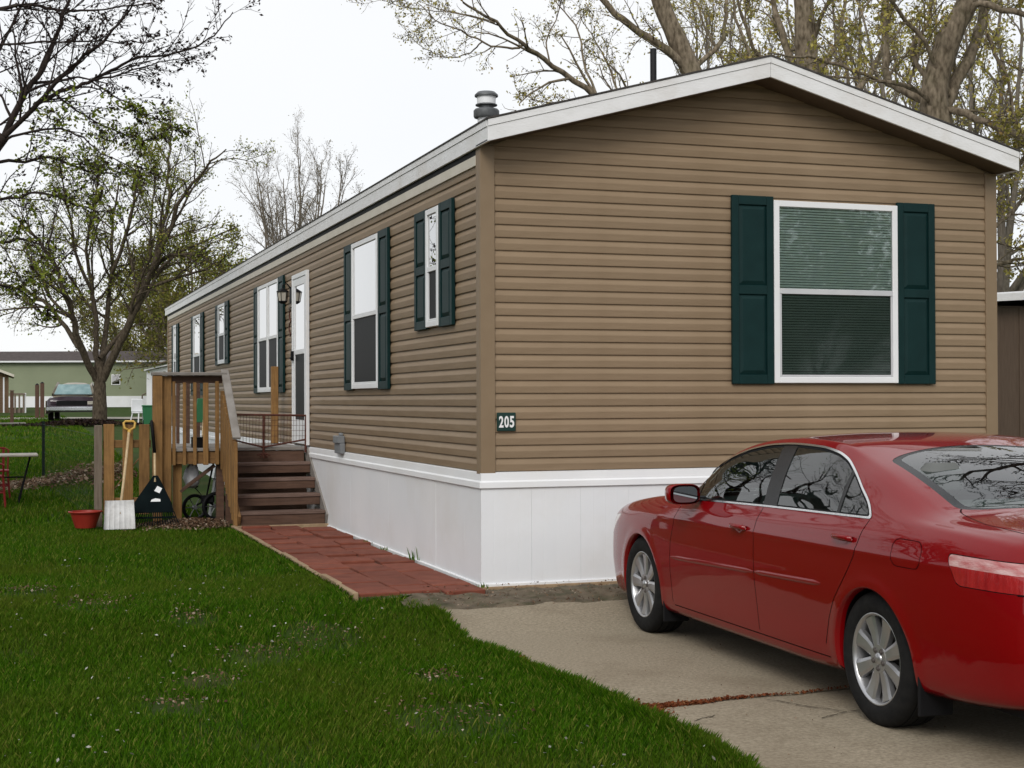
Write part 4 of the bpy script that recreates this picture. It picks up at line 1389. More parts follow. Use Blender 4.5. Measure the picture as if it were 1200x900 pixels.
# brown shed behind the right corner
sh2 = thing('brown_shed', (7.9, 3.2, 0), 'brown metal garden shed with a white roof edge behind the right corner of the home', 'shed')
wobj('wall', MB().box((5.6, 3.2, -0.1), (10.4, 6.2, 2.46)), M['shed'], sh2)
for k in range(16):
    x = 5.6 + k * 0.30
    wobj('wall_panel', MB().box((x + 0.004, 3.176, -0.05), (x + 0.296, 3.199, 2.44)), M['shed'], sh2, bevel=0.006)
    wobj('batten', MB().box((x - 0.02, 3.166, -0.05), (x + 0.02, 3.1755, 2.44)), M['shed'], sh2)
wobj('roof', MB().prism([(5.4, 2.43), (8.2, 2.60), (10.6, 2.43), (10.6, 2.48), (8.2, 2.68), (5.4, 2.48)], 3.0, 6.4, Matrix(((1, 0, 0, 0), (0, 0, 1, 0), (0, 1, 0, 0), (0, 0, 0, 1)))), M['white'], sh2)
wobj('eave_trim', MB().prism([(5.4, 2.40), (8.2, 2.57), (10.6, 2.40), (10.6, 2.475), (8.2, 2.655), (5.4, 2.475)], 2.97, 2.999, Matrix(((1, 0, 0, 0), (0, 0, 1, 0), (0, 1, 0, 0), (0, 0, 0, 1)))), M['fascia'], sh2)

# ------------------------------------------------------------------ trees
class Tree:
    """Tapered limbs grown from given main limbs, twigs, and many small leaf faces."""

    def __init__(self, seed):
        self.rng = np.random.default_rng(seed)
        self.big, self.small = [], []      # (points, radii, sides)
        self.tips = []                     # (point, direction, spread)

    def limb(self, pts, r0, r1, jitter=0.0, sub=4):
        """Smooth limb through pts; returns the refined points and radii."""
        P = np.array(pts, float)
        out = []
        n = len(P)
        for i in range(n - 1):
            p0, p1, p2, p3 = P[max(i - 1, 0)], P[i], P[i + 1], P[min(i + 2, n - 1)]
            for k in range(sub):
                t = k / sub
                out.append(0.5 * ((2 * p1) + (-p0 + p2) * t + (2 * p0 - 5 * p1 + 4 * p2 - p3) * t * t + (-p0 + 3 * p1 - 3 * p2 + p3) * t ** 3))
        out.append(P[-1])
        Q = np.array(out)
        if jitter:
            Q[1:-1] += self.rng.normal(0, jitter, Q[1:-1].shape)
        R = np.linspace(r0, r1, len(Q)) * (1 + self.rng.normal(0, 0.03, len(Q)))
        self.big.append((Q, np.maximum(R, 0.002)))
        return Q, R

    def grow(self, Q, R, level, maxlev, n, ratio, ang, up, lmax=None, t0=0.25, rfac=0.55, leafy=True, minr=0.0035):
        """Spawn side branches along limb Q."""
        rng = self.rng
        seg = np.linalg.norm(np.diff(Q, axis=0), axis=1)
        s = np.concatenate([[0], np.cumsum(seg)])
        Ltot = s[-1]
        for j in range(n):
            t = t0 + (1 - t0) * (j + rng.random()) / n
            d = t * Ltot
            i = min(np.searchsorted(s, d) - 1, len(Q) - 2)
            i = max(i, 0)
            f = (d - s[i]) / max(seg[i], 1e-6)
            p = Q[i] + f * (Q[i + 1] - Q[i])
            tan = (Q[i + 1] - Q[i]) / max(seg[i], 1e-6)
            r = R[i] * rfac
            length = Ltot * ratio * (1.15 - 0.6 * t) * rng.uniform(0.6, 1.35)
            if lmax:
                length = min(length, lmax * rng.uniform(0.6, 1.1))
            a = math.radians(ang) * rng.uniform(0.55, 1.35)
            rv = rng.normal(size=3)
            rv -= tan * rv.dot(tan)
            rv /= np.linalg.norm(rv) + 1e-9
            dr = tan * math.cos(a) + rv * math.sin(a)
            dr[2] += up * rng.uniform(0.3, 1.2)
            dr /= np.linalg.norm(dr)
            m = 5 if level < maxlev else 4
            pts = [p]
            cur = dr.copy()
            for k in range(m):
                cur = cur + rng.normal(0, 0.16, 3)
                cur[2] += up * 0.16
                cur /= np.linalg.norm(cur)
                pts.append(pts[-1] + cur * length / m)
            pts = np.array(pts)
            r = max(min(r, length * 0.022), minr)
            rr = np.linspace(r, max(r * 0.35, minr * 0.6), len(pts))
            (self.big if r > 0.02 else self.small).append((pts, rr))
            if level < maxlev:
                self.grow(pts, rr, level + 1, maxlev, self.nsub[level], self.ratios[level], ang, up, None, 0.2, rfac, leafy, minr)
            elif leafy:
                for k in range(1, m + 1):
                    self.tips.append(pts[k])

    @staticmethod
    def tubes(items, sides):
        V, Fc = [], []
        o = 0
        for P, R in items:
            n = len(P)
            T = np.gradient(P, axis=0)
            T /= np.linalg.norm(T, axis=1)[:, None] + 1e-9
            ref = np.array([0, 0, 1.0]) if abs(T[0, 2]) < 0.85 else np.array([1.0, 0, 0])
            S = np.cross(T, ref)
            S /= np.linalg.norm(S, axis=1)[:, None] + 1e-9
            Q = np.cross(T, S)
            a = np.arange(sides) * 2 * math.pi / sides
            ring = P[:, None, :] + R[:, None, None] * (S[:, None, :] * np.cos(a)[None, :, None] + Q[:, None, :] * np.sin(a)[None, :, None])
            V.append(ring.reshape(-1, 3))
            i = np.arange(n - 1)[:, None] * sides
            k = np.arange(sides)[None, :]
            k2 = (k + 1) % sides
            f = np.stack([i + k + 0 * k, i + k2, i + sides + k2, i + sides + k], -1).reshape(-1, 4)
            Fc.append(f + o)
            o += n * sides
        return np.concatenate(V), np.concatenate(Fc)

    def leaves(self, per, size, spread, keep=1.0, sel=None):
        rng = self.rng
        C = np.array(self.tips)
        if sel is not None:
            C = C[sel(C)]
        if keep < 1:
            C = C[rng.random(len(C)) < keep]
        C = np.repeat(C, per, axis=0)
        n = len(C)
        C = C + rng.normal(0, spread, (n, 3))
        A = rng.normal(size=(n, 3))
        A /= np.linalg.norm(A, axis=1)[:, None]
        B = np.cross(A, rng.normal(size=(n, 3)))
        B /= np.linalg.norm(B, axis=1)[:, None]
        s = size * rng.uniform(0.55, 1.3, n)[:, None]
        V = np.stack([C - A * s * 0.9, C + B * s * 0.5, C + A * s * 0.9, C - B * s * 0.5], 1).reshape(-1, 3)
        return V, np.arange(4 * n).reshape(-1, 4)

    def build(self, name, base, label, bark, leafm, cat='tree', group=None, leaf_sets=(), sides=9, twig_bark=None):
        root = thing(name, base, label, cat, group)
        off = np.array(base)
        v, f = self.tubes(self.big, sides)
        me = fast_mesh('trunk', v - off, f, 4)
        me.polygons.foreach_set('use_smooth', np.ones(len(f), bool))
        tr = obj('trunk', me, M[bark], root)
        if self.small:
            v, f = self.tubes(self.small, 3)
            obj('twigs', fast_mesh('twigs', v - off, f, 4), M[twig_bark or bark], root, kind='stuff')
        for k, (m, v, f) in enumerate(leaf_sets):
            obj('crown', fast_mesh('crown', v - off, f, 4), M[m], root, kind='stuff')
        return root


def wpts(pix, depth, dslope=0.0):
    """Limb points from the photo survey; each successive point drifts dslope metres in depth."""
    return [at(x, y, depth + dslope * i) for i, (x, y) in enumerate(pix)]


# --- spreading multi-stem tree on the lawn left of the home
D = 52.0
t = Tree(101)
t.nsub, t.ratios = [8, 6], [0.42, 0.40]
base = at(117, 494, D)
base[2] = H(base[0], base[1])
px = 1.0 / F_PX * D
q = t.limb([base + [0, 0, -0.2], base + [0, 0, 0.25], at(117, 470, D), at(117, 447, D), at(117, 425, D)], 0.29, 0.18)
limbs = [
    ([(113, 445), (97, 413), (83, 367), (67, 317), (43, 280), (13, 253)], 0.15, 0.025, -0.6),
    ([(115, 440), (113, 403), (110, 353), (103, 307), (108, 253), (117, 203)], 0.12, 0.025, 0.5),
    ([(119, 435), (123, 397), (130, 327), (133, 270), (139, 217)], 0.13, 0.03, 0.9),
    ([(120, 445), (140, 403), (160, 360), (180, 317), (200, 263), (213, 233), (240, 200), (265, 175)], 0.16, 0.022, -0.3),
    ([(178, 322), (187, 280), (197, 237), (197, 187), (201, 145)], 0.11, 0.025, 0.7),
    ([(172, 335), (187, 307), (217, 297), (247, 307), (270, 325)], 0.08, 0.02, -0.6),
    ([(117, 420), (150, 380), (172, 345), (190, 316), (225, 305)], 0.10, 0.02, 0.5),
    ([(96, 410), (77, 383), (50, 353), (20, 337), (-10, 331)], 0.10, 0.025, 0.5),
    ([(84, 372), (60, 350), (35, 300), (5, 290)], 0.07, 0.02, 0.8),
    ([(109, 345), (90, 300), (80, 250), (70, 190)], 0.07, 0.02, -0.5),
    ([(131, 320), (150, 270), (160, 220), (165, 170)], 0.08, 0.02, -0.6),
    ([(160, 360), (175, 300), (178, 250), (182, 190)], 0.07, 0.02, 0.6),
]
for pts, r0, r1, ds in limbs:
    Q, R = t.limb(wpts(pts, D, ds), r0, r1, 0.03)
    t.grow(Q, R, 0, 2, 14, 0.36, 44, 0.12, minr=0.0065)
sets = [('leaf_spring', *t.leaves(1, 0.050, 0.10, 0.38)), ('leaf_g', *t.leaves(1, 0.055, 0.10, 0.22))]
t.build('spreading_tree', base, 'spreading multi-stemmed tree coming into leaf on the lawn left of the home', 'bark_mid', 'leaf_olive', leaf_sets=sets, twig_bark='bark_dark')

# --- dark budding tree just outside the left edge whose boughs reach into the frame
D = 21.0
t = Tree(202)
t.nsub, t.ratios = [7, 4], [0.40, 0.36]
base = at(-190, 700, D)
base[2] = H(base[0], base[1])
t.limb([base + [0, 0, -0.2], base + [0.05, 0, 0.6], at(-150, 450, D), at(-90, 300, D), at(-20, 190, D), at(5, 160, D)], 0.30, 0.075)
limbs = [
    ([(-2, 172), (25, 120), (50, 80), (67, 37), (82, -5), (95, -60)], 0.075, 0.02, 0.10),
    ([(0, 166), (38, 128), (65, 98), (100, 65), (140, 28), (158, 0)], 0.06, 0.012, -0.15),
    ([(40, 124), (70, 108), (97, 98), (130, 83), (160, 68), (220, 58), (250, 40), (273, 14)], 0.05, 0.008, 0.05),
    ([(108, 94), (140, 88), (175, 75), (228, 66)], 0.025, 0.006, 0.1),
    ([(108, 96), (140, 115), (180, 137), (205, 150)], 0.02, 0.005, -0.1),
    ([(-40, 14), (0, 10), (38, 7), (70, 12), (105, 12), (178, 3)], 0.05, 0.012, 0.15),
    ([(-40, 56), (0, 52), (70, 49), (140, 50), (180, 48)], 0.03, 0.007, -0.1),
    ([(-20, 190), (20, 190), (60, 185), (100, 200), (135, 205), (150, 230)], 0.04, 0.008, 0.2),
    ([(-40, 225), (0, 235), (45, 225), (90, 240), (130, 250)], 0.04, 0.008, -0.2),
    ([(-40, 280), (0, 285), (30, 280), (60, 300), (75, 330)], 0.035, 0.008, -0.3),
    ([(-30, 150), (10, 140), (30, 100), (20, 60), (35, 20)], 0.03, 0.008, 0.2),
    ([(60, 104), (90, 130), (130, 150), (165, 165), (195, 160)], 0.025, 0.006, 0.15),
    ([(5, 165), (50, 150), (90, 158), (120, 180), (170, 205)], 0.03, 0.006, -0.2),
    ([(-60, 330), (-10, 330), (30, 345), (50, 375)], 0.03, 0.008, 0.2),
    ([(-40, 210), (-95, 60), (-115, -80), (-110, -220), (-90, -380)], 0.09, 0.02, -0.15),
    ([(-40, 220), (-110, 120), (-170, -40), (-200, -220)], 0.09, 0.02, 0.1),
    ([(-95, 60), (-60, -120), (-40, -260), (-20, -400)], 0.05, 0.012, 0.3),
    ([(-100, 20), (-150, -90), (-190, -230), (-200, -380)], 0.06, 0.012, -0.4),
    ([(-60, 280), (-180, 230), (-290, 170), (-360, 60)], 0.06, 0.012, 0.2),
]
for pts, r0, r1, ds in limbs:
    Q, R = t.limb(wpts(pts, D, ds), r0 * 0.68, r1 * 0.8, 0.012)
    t.grow(Q, R, 0, 1, 17, 0.32, 38, 0.08, minr=0.0042, t0=0.12)


def low_left(C):
    """Lower boughs in leaf: the outer ones are still in bud."""
    lat = (C - CAM) @ RGT
    return ((C[:, 2] < 5.8) & (C[:, 2] < 6.4 - 0.35 * (lat + 7.3))) | (C[:, 2] > 8.5)


sets = [('bud', *t.leaves(1, 0.030, 0.02, 0.75)), ('leaf_g', *t.leaves(4, 0.040, 0.06, 0.20, low_left))]
t.build('budding_tree', base, 'dark budding tree at the left edge with boughs reaching over the lawn', 'bark_dark', 'bud', leaf_sets=sets)


# --- procedural background trees
def wild_tree(seed, px, depth, top_px, spread, name, label, bark, lm, nl=9, lean=0.0, leaf=(2, 0.12, 0.2, 0.6), up=0.25, r0=0.3, group=None, ang=34, minr=0.012, nsub=(9, 6), spot=None):
    t = Tree(seed)
    t.nsub, t.ratios = list(nsub), [0.42, 0.4]
    base = at(px, 470, depth)
    base[2] = H(base[0], base[1])
    h = at(px, top_px, depth)[2] - base[2]
    if spot:
        base = np.array([spot[0], spot[1], H(spot[0], spot[1])])
        h = spot[2]
    rng = t.rng
    fork = 0.22 * h
    t.limb([base + [0, 0, -0.3], base + [0, 0, fork * 0.5], base + [lean * 0.2, 0, fork]], r0, r0 * 0.75)
    for k in range(nl):
        a = 2 * math.pi * (k + rng.random() * 0.6) / nl
        sp = spread * rng.uniform(0.35, 1.0) if k else 0.0
        hh = h * (rng.uniform(0.8, 1.0) if k else 0.88) * (1 - 0.25 * (sp / max(spread, 1e-6)) ** 2)
        e = base + np.array([sp * math.cos(a) + lean, sp * math.sin(a), hh])
        s = base + np.array([0, 0, fork * rng.uniform(0.7, 1.0)])
        m1 = s + (e - s) * 0.35 + np.array([sp * 0.22 * math.cos(a), sp * 0.22 * math.sin(a), 0])
        m2 = s + (e - s) * 0.7 + np.array([sp * 0.12 * math.cos(a), sp * 0.12 * math.sin(a), 0])
        Q, R = t.limb([s, m1, m2, e], r0 * rng.uniform(0.35, 0.55), 0.02, 0.05)
        t.grow(Q, R, 0, 2, 11, 0.30, ang, up, minr=minr, t0=0.2)
    sets = [(lm, *t.leaves(leaf[0], leaf[1], leaf[2], leaf[3]))] if leaf[0] else []
    return t.build(name, base, label, bark, lm, leaf_sets=sets, group=group)


wild_tree(31, 352, 84, 138, 4.2, 'bare_poplar', 'bare upright pale-twigged tree rising behind the long roof line', 'bark_pale', 'leaf_pale', nl=13, leaf=(1, 0.05, 0.15, 0.22), up=0.22, r0=0.25, ang=36, minr=0.006)
wild_tree(32, 222, 94, 268, 6.0, 'bushy_tree', 'bushy olive tree in young leaf beyond the far end of the home', 'bark', 'leaf_olive', nl=11, leaf=(1, 0.13, 0.3, 0.6), up=0.1, r0=0.3, ang=50, minr=0.014)
wild_tree(33, 165, 118, 330, 6.0, 'far_tree', 'distant low tree in young leaf behind the green mobile home', 'bark', 'leaf_olive', nl=9, leaf=(1, 0.13, 0.3, 0.5), up=0.1, r0=0.3, ang=50, minr=0.016)

# --- the big trees behind the gable
D = 25.0
t = Tree(303)
t.nsub, t.ratios = [7, 5], [0.42, 0.36]
base = at(905, 560, D)
base[2] = H(base[0], base[1])
t.limb([base + [0, 0, -0.2], base + [0, 0, 0.7], at(880, 400, D), at(862, 260, D), at(832, 140, D), at(800, 62, D), at(775, 5, D), at(755, -60, D)], 0.29, 0.125)
limbs = [
    ([(824, 105), (790, 65), (760, 45), (720, 15), (690, -20)], 0.11, 0.05, -0.1),
    ([(845, 195), (790, 165), (740, 142), (697, 112), (647, 77), (613, 53), (580, 27), (543, 3)], 0.095, 0.018, -0.35),
    ([(613, 53), (600, 56), (567, 50), (533, 33), (510, 23), (490, 4)], 0.028, 0.007, -0.1),
    ([(565, 49), (550, 62), (533, 68), (510, 62), (487, 50), (470, 28)], 0.016, 0.005, 0.15),
    ([(647, 77), (640, 50), (655, 15), (660, -20)], 0.02, 0.008, 0.2),
    ([(700, 115), (685, 70), (675, 30), (650, 0)], 0.03, 0.01, 0.4),
    ([(740, 142), (720, 95), (705, 60), (680, 20)], 0.03, 0.008, 0.3),
    ([(700, 116), (660, 122), (625, 116), (605, 105)], 0.02, 0.006, 0.2),
    ([(810, 82), (845, 50), (850, 10), (856, -30)], 0.06, 0.03, 0.3),
    ([(835, 150), (880, 80), (862, 20), (858, -20)], 0.05, 0.02, 0.5),
    ([(543, 3), (520, -10), (470, 0), (440, -10)], 0.016, 0.006, -0.1),
    ([(580, 27), (540, 15), (480, 10), (430, -5)], 0.014, 0.005, 0.1),
]
for pts, r0, r1, ds in limbs:
    Q, R = t.limb(wpts(pts, D, ds), r0 * 0.82, r1 * 0.85, 0.012)
    t.grow(Q, R, 0, 1, 12, 0.30, 42, 0.06, minr=0.0045, lmax=1.5, t0=0.2)
sets = [('leaf_yg', *t.leaves(2, 0.030, 0.05, 0.42)), ('bud', *t.leaves(1, 0.020, 0.03, 0.4))]
t.build('leaning_tree', base, 'leaning grey tree behind the gable with a long thin bough over the roof flue', 'bark', 'leaf_yg', leaf_sets=sets)

D = 27.5
t = Tree(304)
t.nsub, t.ratios = [7, 5], [0.42, 0.36]
base = at(962, 552, D)
base[2] = H(base[0], base[1])
t.limb([base + [0, 0, -0.2], base + [0, 0, 0.8], at(955, 300, D), at(950, 150, D), at(944, 50, D), at(940, -20, D), at(935, -80, D)], 0.30, 0.16)
limbs = [
    ([(950, 140), (926, 70), (907, 0), (895, -60)], 0.10, 0.05, 0.3),
    ([(948, 100), (985, 40), (990, -30)], 0.07, 0.03, 0.4),
    ([(930, 80), (890, 65), (870, 20), (858, -30)], 0.055, 0.025, -0.2),
    ([(952, 170), (1010, 100), (1040, 40), (1038, -30)], 0.085, 0.05, 0.6),
    ([(955, 190), (900, 110), (840, 60), (815, 0)], 0.05, 0.02, 0.8),
    ([(950, 60), (965, 10), (1000, -40)], 0.06, 0.03, -0.3),
]
for pts, r0, r1, ds in limbs:
    Q, R = t.limb(wpts(pts, D, ds), r0 * 0.82, r1 * 0.85, 0.02)
    t.grow(Q, R, 0, 2, 8, 0.34, 40, 0.08, minr=0.0045, lmax=2.0, t0=0.15)
sets = [('leaf_yg', *t.leaves(3, 0.036, 0.04, 0.17)), ('leaf_olive', *t.leaves(1, 0.034, 0.04, 0.05))]
t.build('mossy_tree', base, 'thick mossy dark-trunked tree straight behind the roof peak', 'bark', 'leaf_yg', leaf_sets=sets, twig_bark='bark')

D = 21.5
t = Tree(305)
t.nsub, t.ratios = [7, 4], [0.42, 0.36]
base = at(1122, 590, D)
base[2] = H(base[0], base[1])
t.limb([base + [0, 0, -0.2], base + [0, 0, 0.7], at(1115, 300, D), at(1103, 170, D), at(1094, 110, D), at(1112, 45, D), at(1134, 0, D), at(1150, -70, D)], 0.31, 0.125)
limbs = [
    ([(1103, 150), (1113, 110), (1135, 70), (1150, 30), (1156, -30)], 0.13, 0.08, 0.2),
    ([(1092, 125), (1060, 105), (1040, 90), (1038, 40), (1037, -30)], 0.09, 0.055, 0.3),
    ([(1100, 140), (1077, 107), (1033, 93), (967, 73), (930, 66), (900, 62)], 0.05, 0.012, -0.3),
    ([(1102, 128), (1125, 132), (1153, 143), (1200, 160), (1260, 170)], 0.075, 0.045, -0.2),
    ([(1112, 108), (1083, 50), (1043, 0), (1020, -40)], 0.045, 0.025, -0.3),
    ([(1130, 20), (1150, 5), (1200, 17), (1260, 10)], 0.07, 0.04, -0.2),
    ([(1134, 0), (1100, -10), (1060, -15), (1020, 0), (1000, 30)], 0.04, 0.012, -0.4),
    ([(1156, 40), (1180, 90), (1190, 140), (1210, 180)], 0.035, 0.015, -0.2),
    ([(1115, 300), (1160, 270), (1185, 250), (1230, 200)], 0.05, 0.02, 0.2),
    ([(1113, 260), (1170, 215), (1200, 190), (1240, 130)], 0.05, 0.02, -0.1),
    ([(1116, 330), (1170, 310), (1210, 300), (1260, 280)], 0.045, 0.02, 0.3),
    ([(1096, 110), (1070, 60), (1090, 20), (1085, -30)], 0.05, 0.02, 0.3),
]
for pts, r0, r1, ds in limbs:
    Q, R = t.limb(wpts(pts, D, ds), r0 * 0.82, r1 * 0.85, 0.015)
    t.grow(Q, R, 0, 2, 8, 0.34, 42, 0.08, minr=0.0045, lmax=1.6, t0=0.15)
sets = [('leaf_yg', *t.leaves(3, 0.036, 0.04, 0.17)), ('leaf_olive', *t.leaves(1, 0.032, 0.04, 0.05))]
t.build('forked_tree', base, 'big forked grey-barked tree in young leaf behind the right roof slope', 'bark', 'leaf_yg', leaf_sets=sets, twig_bark='bark')

# further trees that fill the sky behind the gable
wild_tree(41, 860, 58, -60, 4.5, 'young_poplar', 'upright yellow-green tree further back left of the roof peak', 'bark_pale', 'leaf_yg', nl=9, leaf=(2, 0.08, 0.12, 0.26), up=0.3, r0=0.3, ang=30, minr=0.008, nsub=(8, 4))
wild_tree(42, 1010, 50, -120, 5.0, 'leafing_poplar', 'tall yellow-green tree further back between the two big trunks', 'bark_pale', 'leaf_yg', nl=10, leaf=(2, 0.08, 0.12, 0.26), up=0.25, r0=0.3, ang=34, minr=0.008, nsub=(8, 4))
wild_tree(43, 1175, 46, -120, 5.5, 'leafing_maple', 'leafy yellow-green tree further back above the brown shed', 'bark_pale', 'leaf_yg', nl=11, leaf=(2, 0.08, 0.12, 0.26), up=0.15, r0=0.3, ang=42, minr=0.008, nsub=(8, 4))

# unseen trees and a home, added so that glass and paint mirror them
wild_tree(51, 0, 1, 0, 3.6, 'added_bare_tree', 'unseen bare-limbed tree added right of the drive for its reflection in the sedan rear window', 'bark_dark', 'bud', nl=15, leaf=(1, 0.05, 0.1, 0.5), up=0.35, r0=0.3, ang=40, minr=0.012, nsub=(8, 4), spot=(9.6, 0.2, 13.0))
wild_tree(52, 0, 1, 0, 5.5, 'added_street_tree', 'unseen broad tree added across the street for its reflection in the gable window', 'bark_dark', 'leaf_olive', nl=12, leaf=(1, 0.13, 0.3, 0.5), up=0.1, r0=0.16, ang=50, minr=0.015, nsub=(8, 5), spot=(20.0, -29.0, 8.5))
wild_tree(53, 0, 1, 0, 5.0, 'added_yard_tree', 'unseen leafy tree added left of the lawn for its reflection in the sedan doors', 'bark_dark', 'leaf_olive', nl=11, leaf=(1, 0.10, 0.2, 0.7), up=0.1, r0=0.3, ang=46, minr=0.012, nsub=(8, 5), spot=(-9.2, 7.0, 11.0))
nh = thing('added_home', (-17, 2, 0), 'unseen grey-tan mobile home added beyond the lawn to darken reflections in the sedan', 'mobile home')
wobj('wall', MB().box((-19.5, -12, 0.6), (-14.8, 8, 3.3)), M['brown_wall'], nh)
wobj('skirting', MB().box((-19.5, -12.02, -0.1), (-14.78, 8.02, 0.6)), M['brown_wall'], nh)
wobj('roof', MB().prism([(-19.8, 3.28), (-17.15, 4.0), (-14.5, 3.28), (-14.5, 3.45), (-17.15, 4.2), (-19.8, 3.45)], -12.3, 8.3, Matrix(((1, 0, 0, 0), (0, 0, 1, 0), (0, 1, 0, 0), (0, 0, 0, 1)))), M['brown_roof'], nh)
for y in (-9.5, -5.0, 0.0, 4.5):
    w = wobj('window', MB().box((-14.8, y, 1.4), (-14.76, y + 1.2, 2.8)), M['white'], nh)
    wobj('pane', MB().box((-14.765, y + 0.08, 1.48), (-14.755, y + 1.12, 2.72)), M['screen_side'], w)

# ------------------------------------------------------------------ lawn, litter, petals
rng = np.random.default_rng(7)


def on_lawn(x, y):
    e = drive_edge(y)
    ok = np.where(y < -0.30, x < e - 0.0, x < -1.115)
    house_ = (x > -0.06) & (y > -0.3) & (x < 5)
    stairs = (x > -1.05) & (y > 5.5) & (y < 6.8)
    return ok & ~house_ & ~stairs


def value_noise(x, y, s, seed):
    r = np.random.default_rng(seed)
    a = r.uniform(0, 6.28, 8)
    v = 0
    for k in range(8):
        th = a[k]
        v = v + np.sin((x * math.cos(th) + y * math.sin(th)) * s * (0.6 + 0.15 * k) + a[(k + 3) % 8] * 3)
    return v / 8 * 1.6


BARE = [(-1.5, -1.2, 0.35), (-2.25, -0.6, 0.22), (-1.95, -1.6, 0.3), (-2.9, 0.0, 0.35), (-2.35, -2.3, 0.22), (-1.35, -3.7, 0.42), (-2.6, -2.9, 0.2), (-1.15, -2.7, 0.2), (-3.3, 0.9, 0.3)]


def blades(n, x0, x1, y0, y1, h, w, edge=False):
    x = rng.uniform(x0, x1, n)
    y = rng.uniform(y0, y1, n)
    if edge:
        x = drive_edge(y) - np.abs(rng.normal(0, 0.045, n)) + 0.012
        keep = np.ones(n, bool)
    else:
        keep = on_lawn(x, y)
    bare = np.zeros(n)
    for bx, by, br in BARE:
        bare = np.maximum(bare, 1 - ((x - bx) ** 2 + ((y - by) * 0.7) ** 2) / br ** 2)
    keep &= rng.random(n) > np.clip(1.6 * bare, 0, 1) * 0.85
    clump = value_noise(x, y, 2.2, 3) + 0.6 * value_noise(x, y, 6.5, 5)
    keep &= rng.random(n) < np.clip(0.80 + 0.35 * clump, 0.25, 1)
    x, y, clump = x[keep], y[keep], clump[keep]
    n = len(x)
    z = tz(x, y) - 0.03
    hh = h * rng.uniform(0.45, 1.25, n) * np.clip(1 + 0.35 * clump, 0.5, 1.6) + 0.03
    az = rng.uniform(0, 2 * math.pi, n)
    ln = rng.uniform(0.1, 0.75, n) * hh
    dx, dy = np.cos(az), np.sin(az)
    ww = w * rng.uniform(0.6, 1.3, n)
    a2 = az + rng.uniform(0.6, 2.5, n)
    sx, sy = np.cos(a2) * ww, np.sin(a2) * ww
    P0 = np.stack([x - sx, y - sy, z], -1)
    P1 = np.stack([x + sx, y + sy, z], -1)
    P2 = np.stack([x + dx * ln * 0.45 + sx * .6, y + dy * ln * 0.45 + sy * .6, z + hh * 0.62], -1)
    P3 = np.stack([x + dx * ln, y + dy * ln, z + hh], -1)
    return np.stack([P0, P1, P2, P3], 1).reshape(-1, 3), np.arange(4 * n).reshape(-1, 4)


parts = [blades(330000, -6.0, -0.35, -5.6, 1.2, 0.025, 0.0028),
         blades(130000, -6.5, -1.0, 1.2, 7.5, 0.027, 0.0042),
         blades(26000, -0.8, -0.3, -7.0, -0.7, 0.042, 0.0032, edge=True),
         blades(110000, -9.0, -1.0, 7.5, 30.0, 0.05, 0.009),
         blades(60000, -12.0, 3.0, 23.5, 56.0, 0.06, 0.018)]
# tufts along the path edging and under the skirting
n = 5200
y = rng.uniform(-0.4, 5.5, n)
x = -1.118 - np.abs(rng.normal(0, 0.02, n))
z = tz(x, y)
hh = rng.uniform(0.02, 0.055, n)
az = rng.uniform(0, 6.28, n)
P0 = np.stack([x - .003, y, z], -1)
P1 = np.stack([x + .003, y, z], -1)
P2 = np.stack([x + np.cos(az) * hh * .3, y + np.sin(az) * hh * .3, z + hh * .7], -1)
P3 = np.stack([x + np.cos(az) * hh * .6, y + np.sin(az) * hh * .6, z + hh], -1)
parts.append((np.stack([P0, P1, P2, P3], 1).reshape(-1, 3), np.arange(4 * n).reshape(-1, 4)))
V, Fc, o = [], [], 0
for v, f in parts:
    V.append(v)
    Fc.append(f + o)
    o += len(v)
gr = obj('grass', fast_mesh('grass', np.concatenate(V), np.concatenate(Fc), 4), M['grass'])
gr['kind'] = 'stuff'


def flakes(x, y, z, size, flat=0.6):
    n = len(x)
    C = np.stack([x, y, z], -1)
    A = rng.normal(size=(n, 3))
    A[:, 2] *= 1 - flat
    A /= np.linalg.norm(A, axis=1)[:, None]
    B = np.cross(A, np.array([0, 0, 1.0]) + rng.normal(0, 0.35, (n, 3)))
    B /= np.linalg.norm(B, axis=1)[:, None]
    s = size * rng.uniform(0.5, 1.4, n)[:, None]
    up = np.array([0, 0, 1.0]) * s * rng.uniform(-0.2, 0.5, n)[:, None]
    V = np.stack([C - A * s, C + B * s * 0.6 + up, C + A * s, C - B * s * 0.6], 1).reshape(-1, 3)
    return V, np.arange(4 * n).reshape(-1, 4)


def stuff(name, m, sets):
    V, Fc, o = [], [], 0
    for v, f in sets:
        V.append(v)
        Fc.append(f + o)
        o += len(v)
    ob = obj(name, fast_mesh(name, np.concatenate(V), np.concatenate(Fc), 4), M[m])
    ob['kind'] = 'stuff'
    return ob


# drift of dry leaves round the tools and under the deck
n = 3800
x = rng.normal(-1.45, 0.33, n)
y = rng.normal(6.25, 0.22, n)
k = (y > 5.62) & (x < -1.06)
x, y = x[k], y[k]
hz = 0.07 * np.exp(-((x + 1.45) / 0.5) ** 2 - ((y - 6.35) / 0.35) ** 2)
leaf_pile = flakes(x, y, tz(x, y) + 0.012 + hz * rng.uniform(0.4, 1.1, len(x)), 0.017)
# drift along the wire fence
n = 2600
tt = rng.random(n)
x = -2.75 + (1 - tt) * 0.6 + tt * 1.4 + rng.normal(0, 0.05, n)
x = rng.uniform(-3.6, -1.3, n)
y = 15.0 + (x + 2.8) * 1.4 + rng.normal(0, 0.5 + 0.5 * np.clip(x + 2.9, 0, 2), n)
drift = flakes(x, y, tz(x, y) + 0.02 + 0.10 * rng.random(n) * np.clip(x + 3.2, 0.15, 1), 0.035)
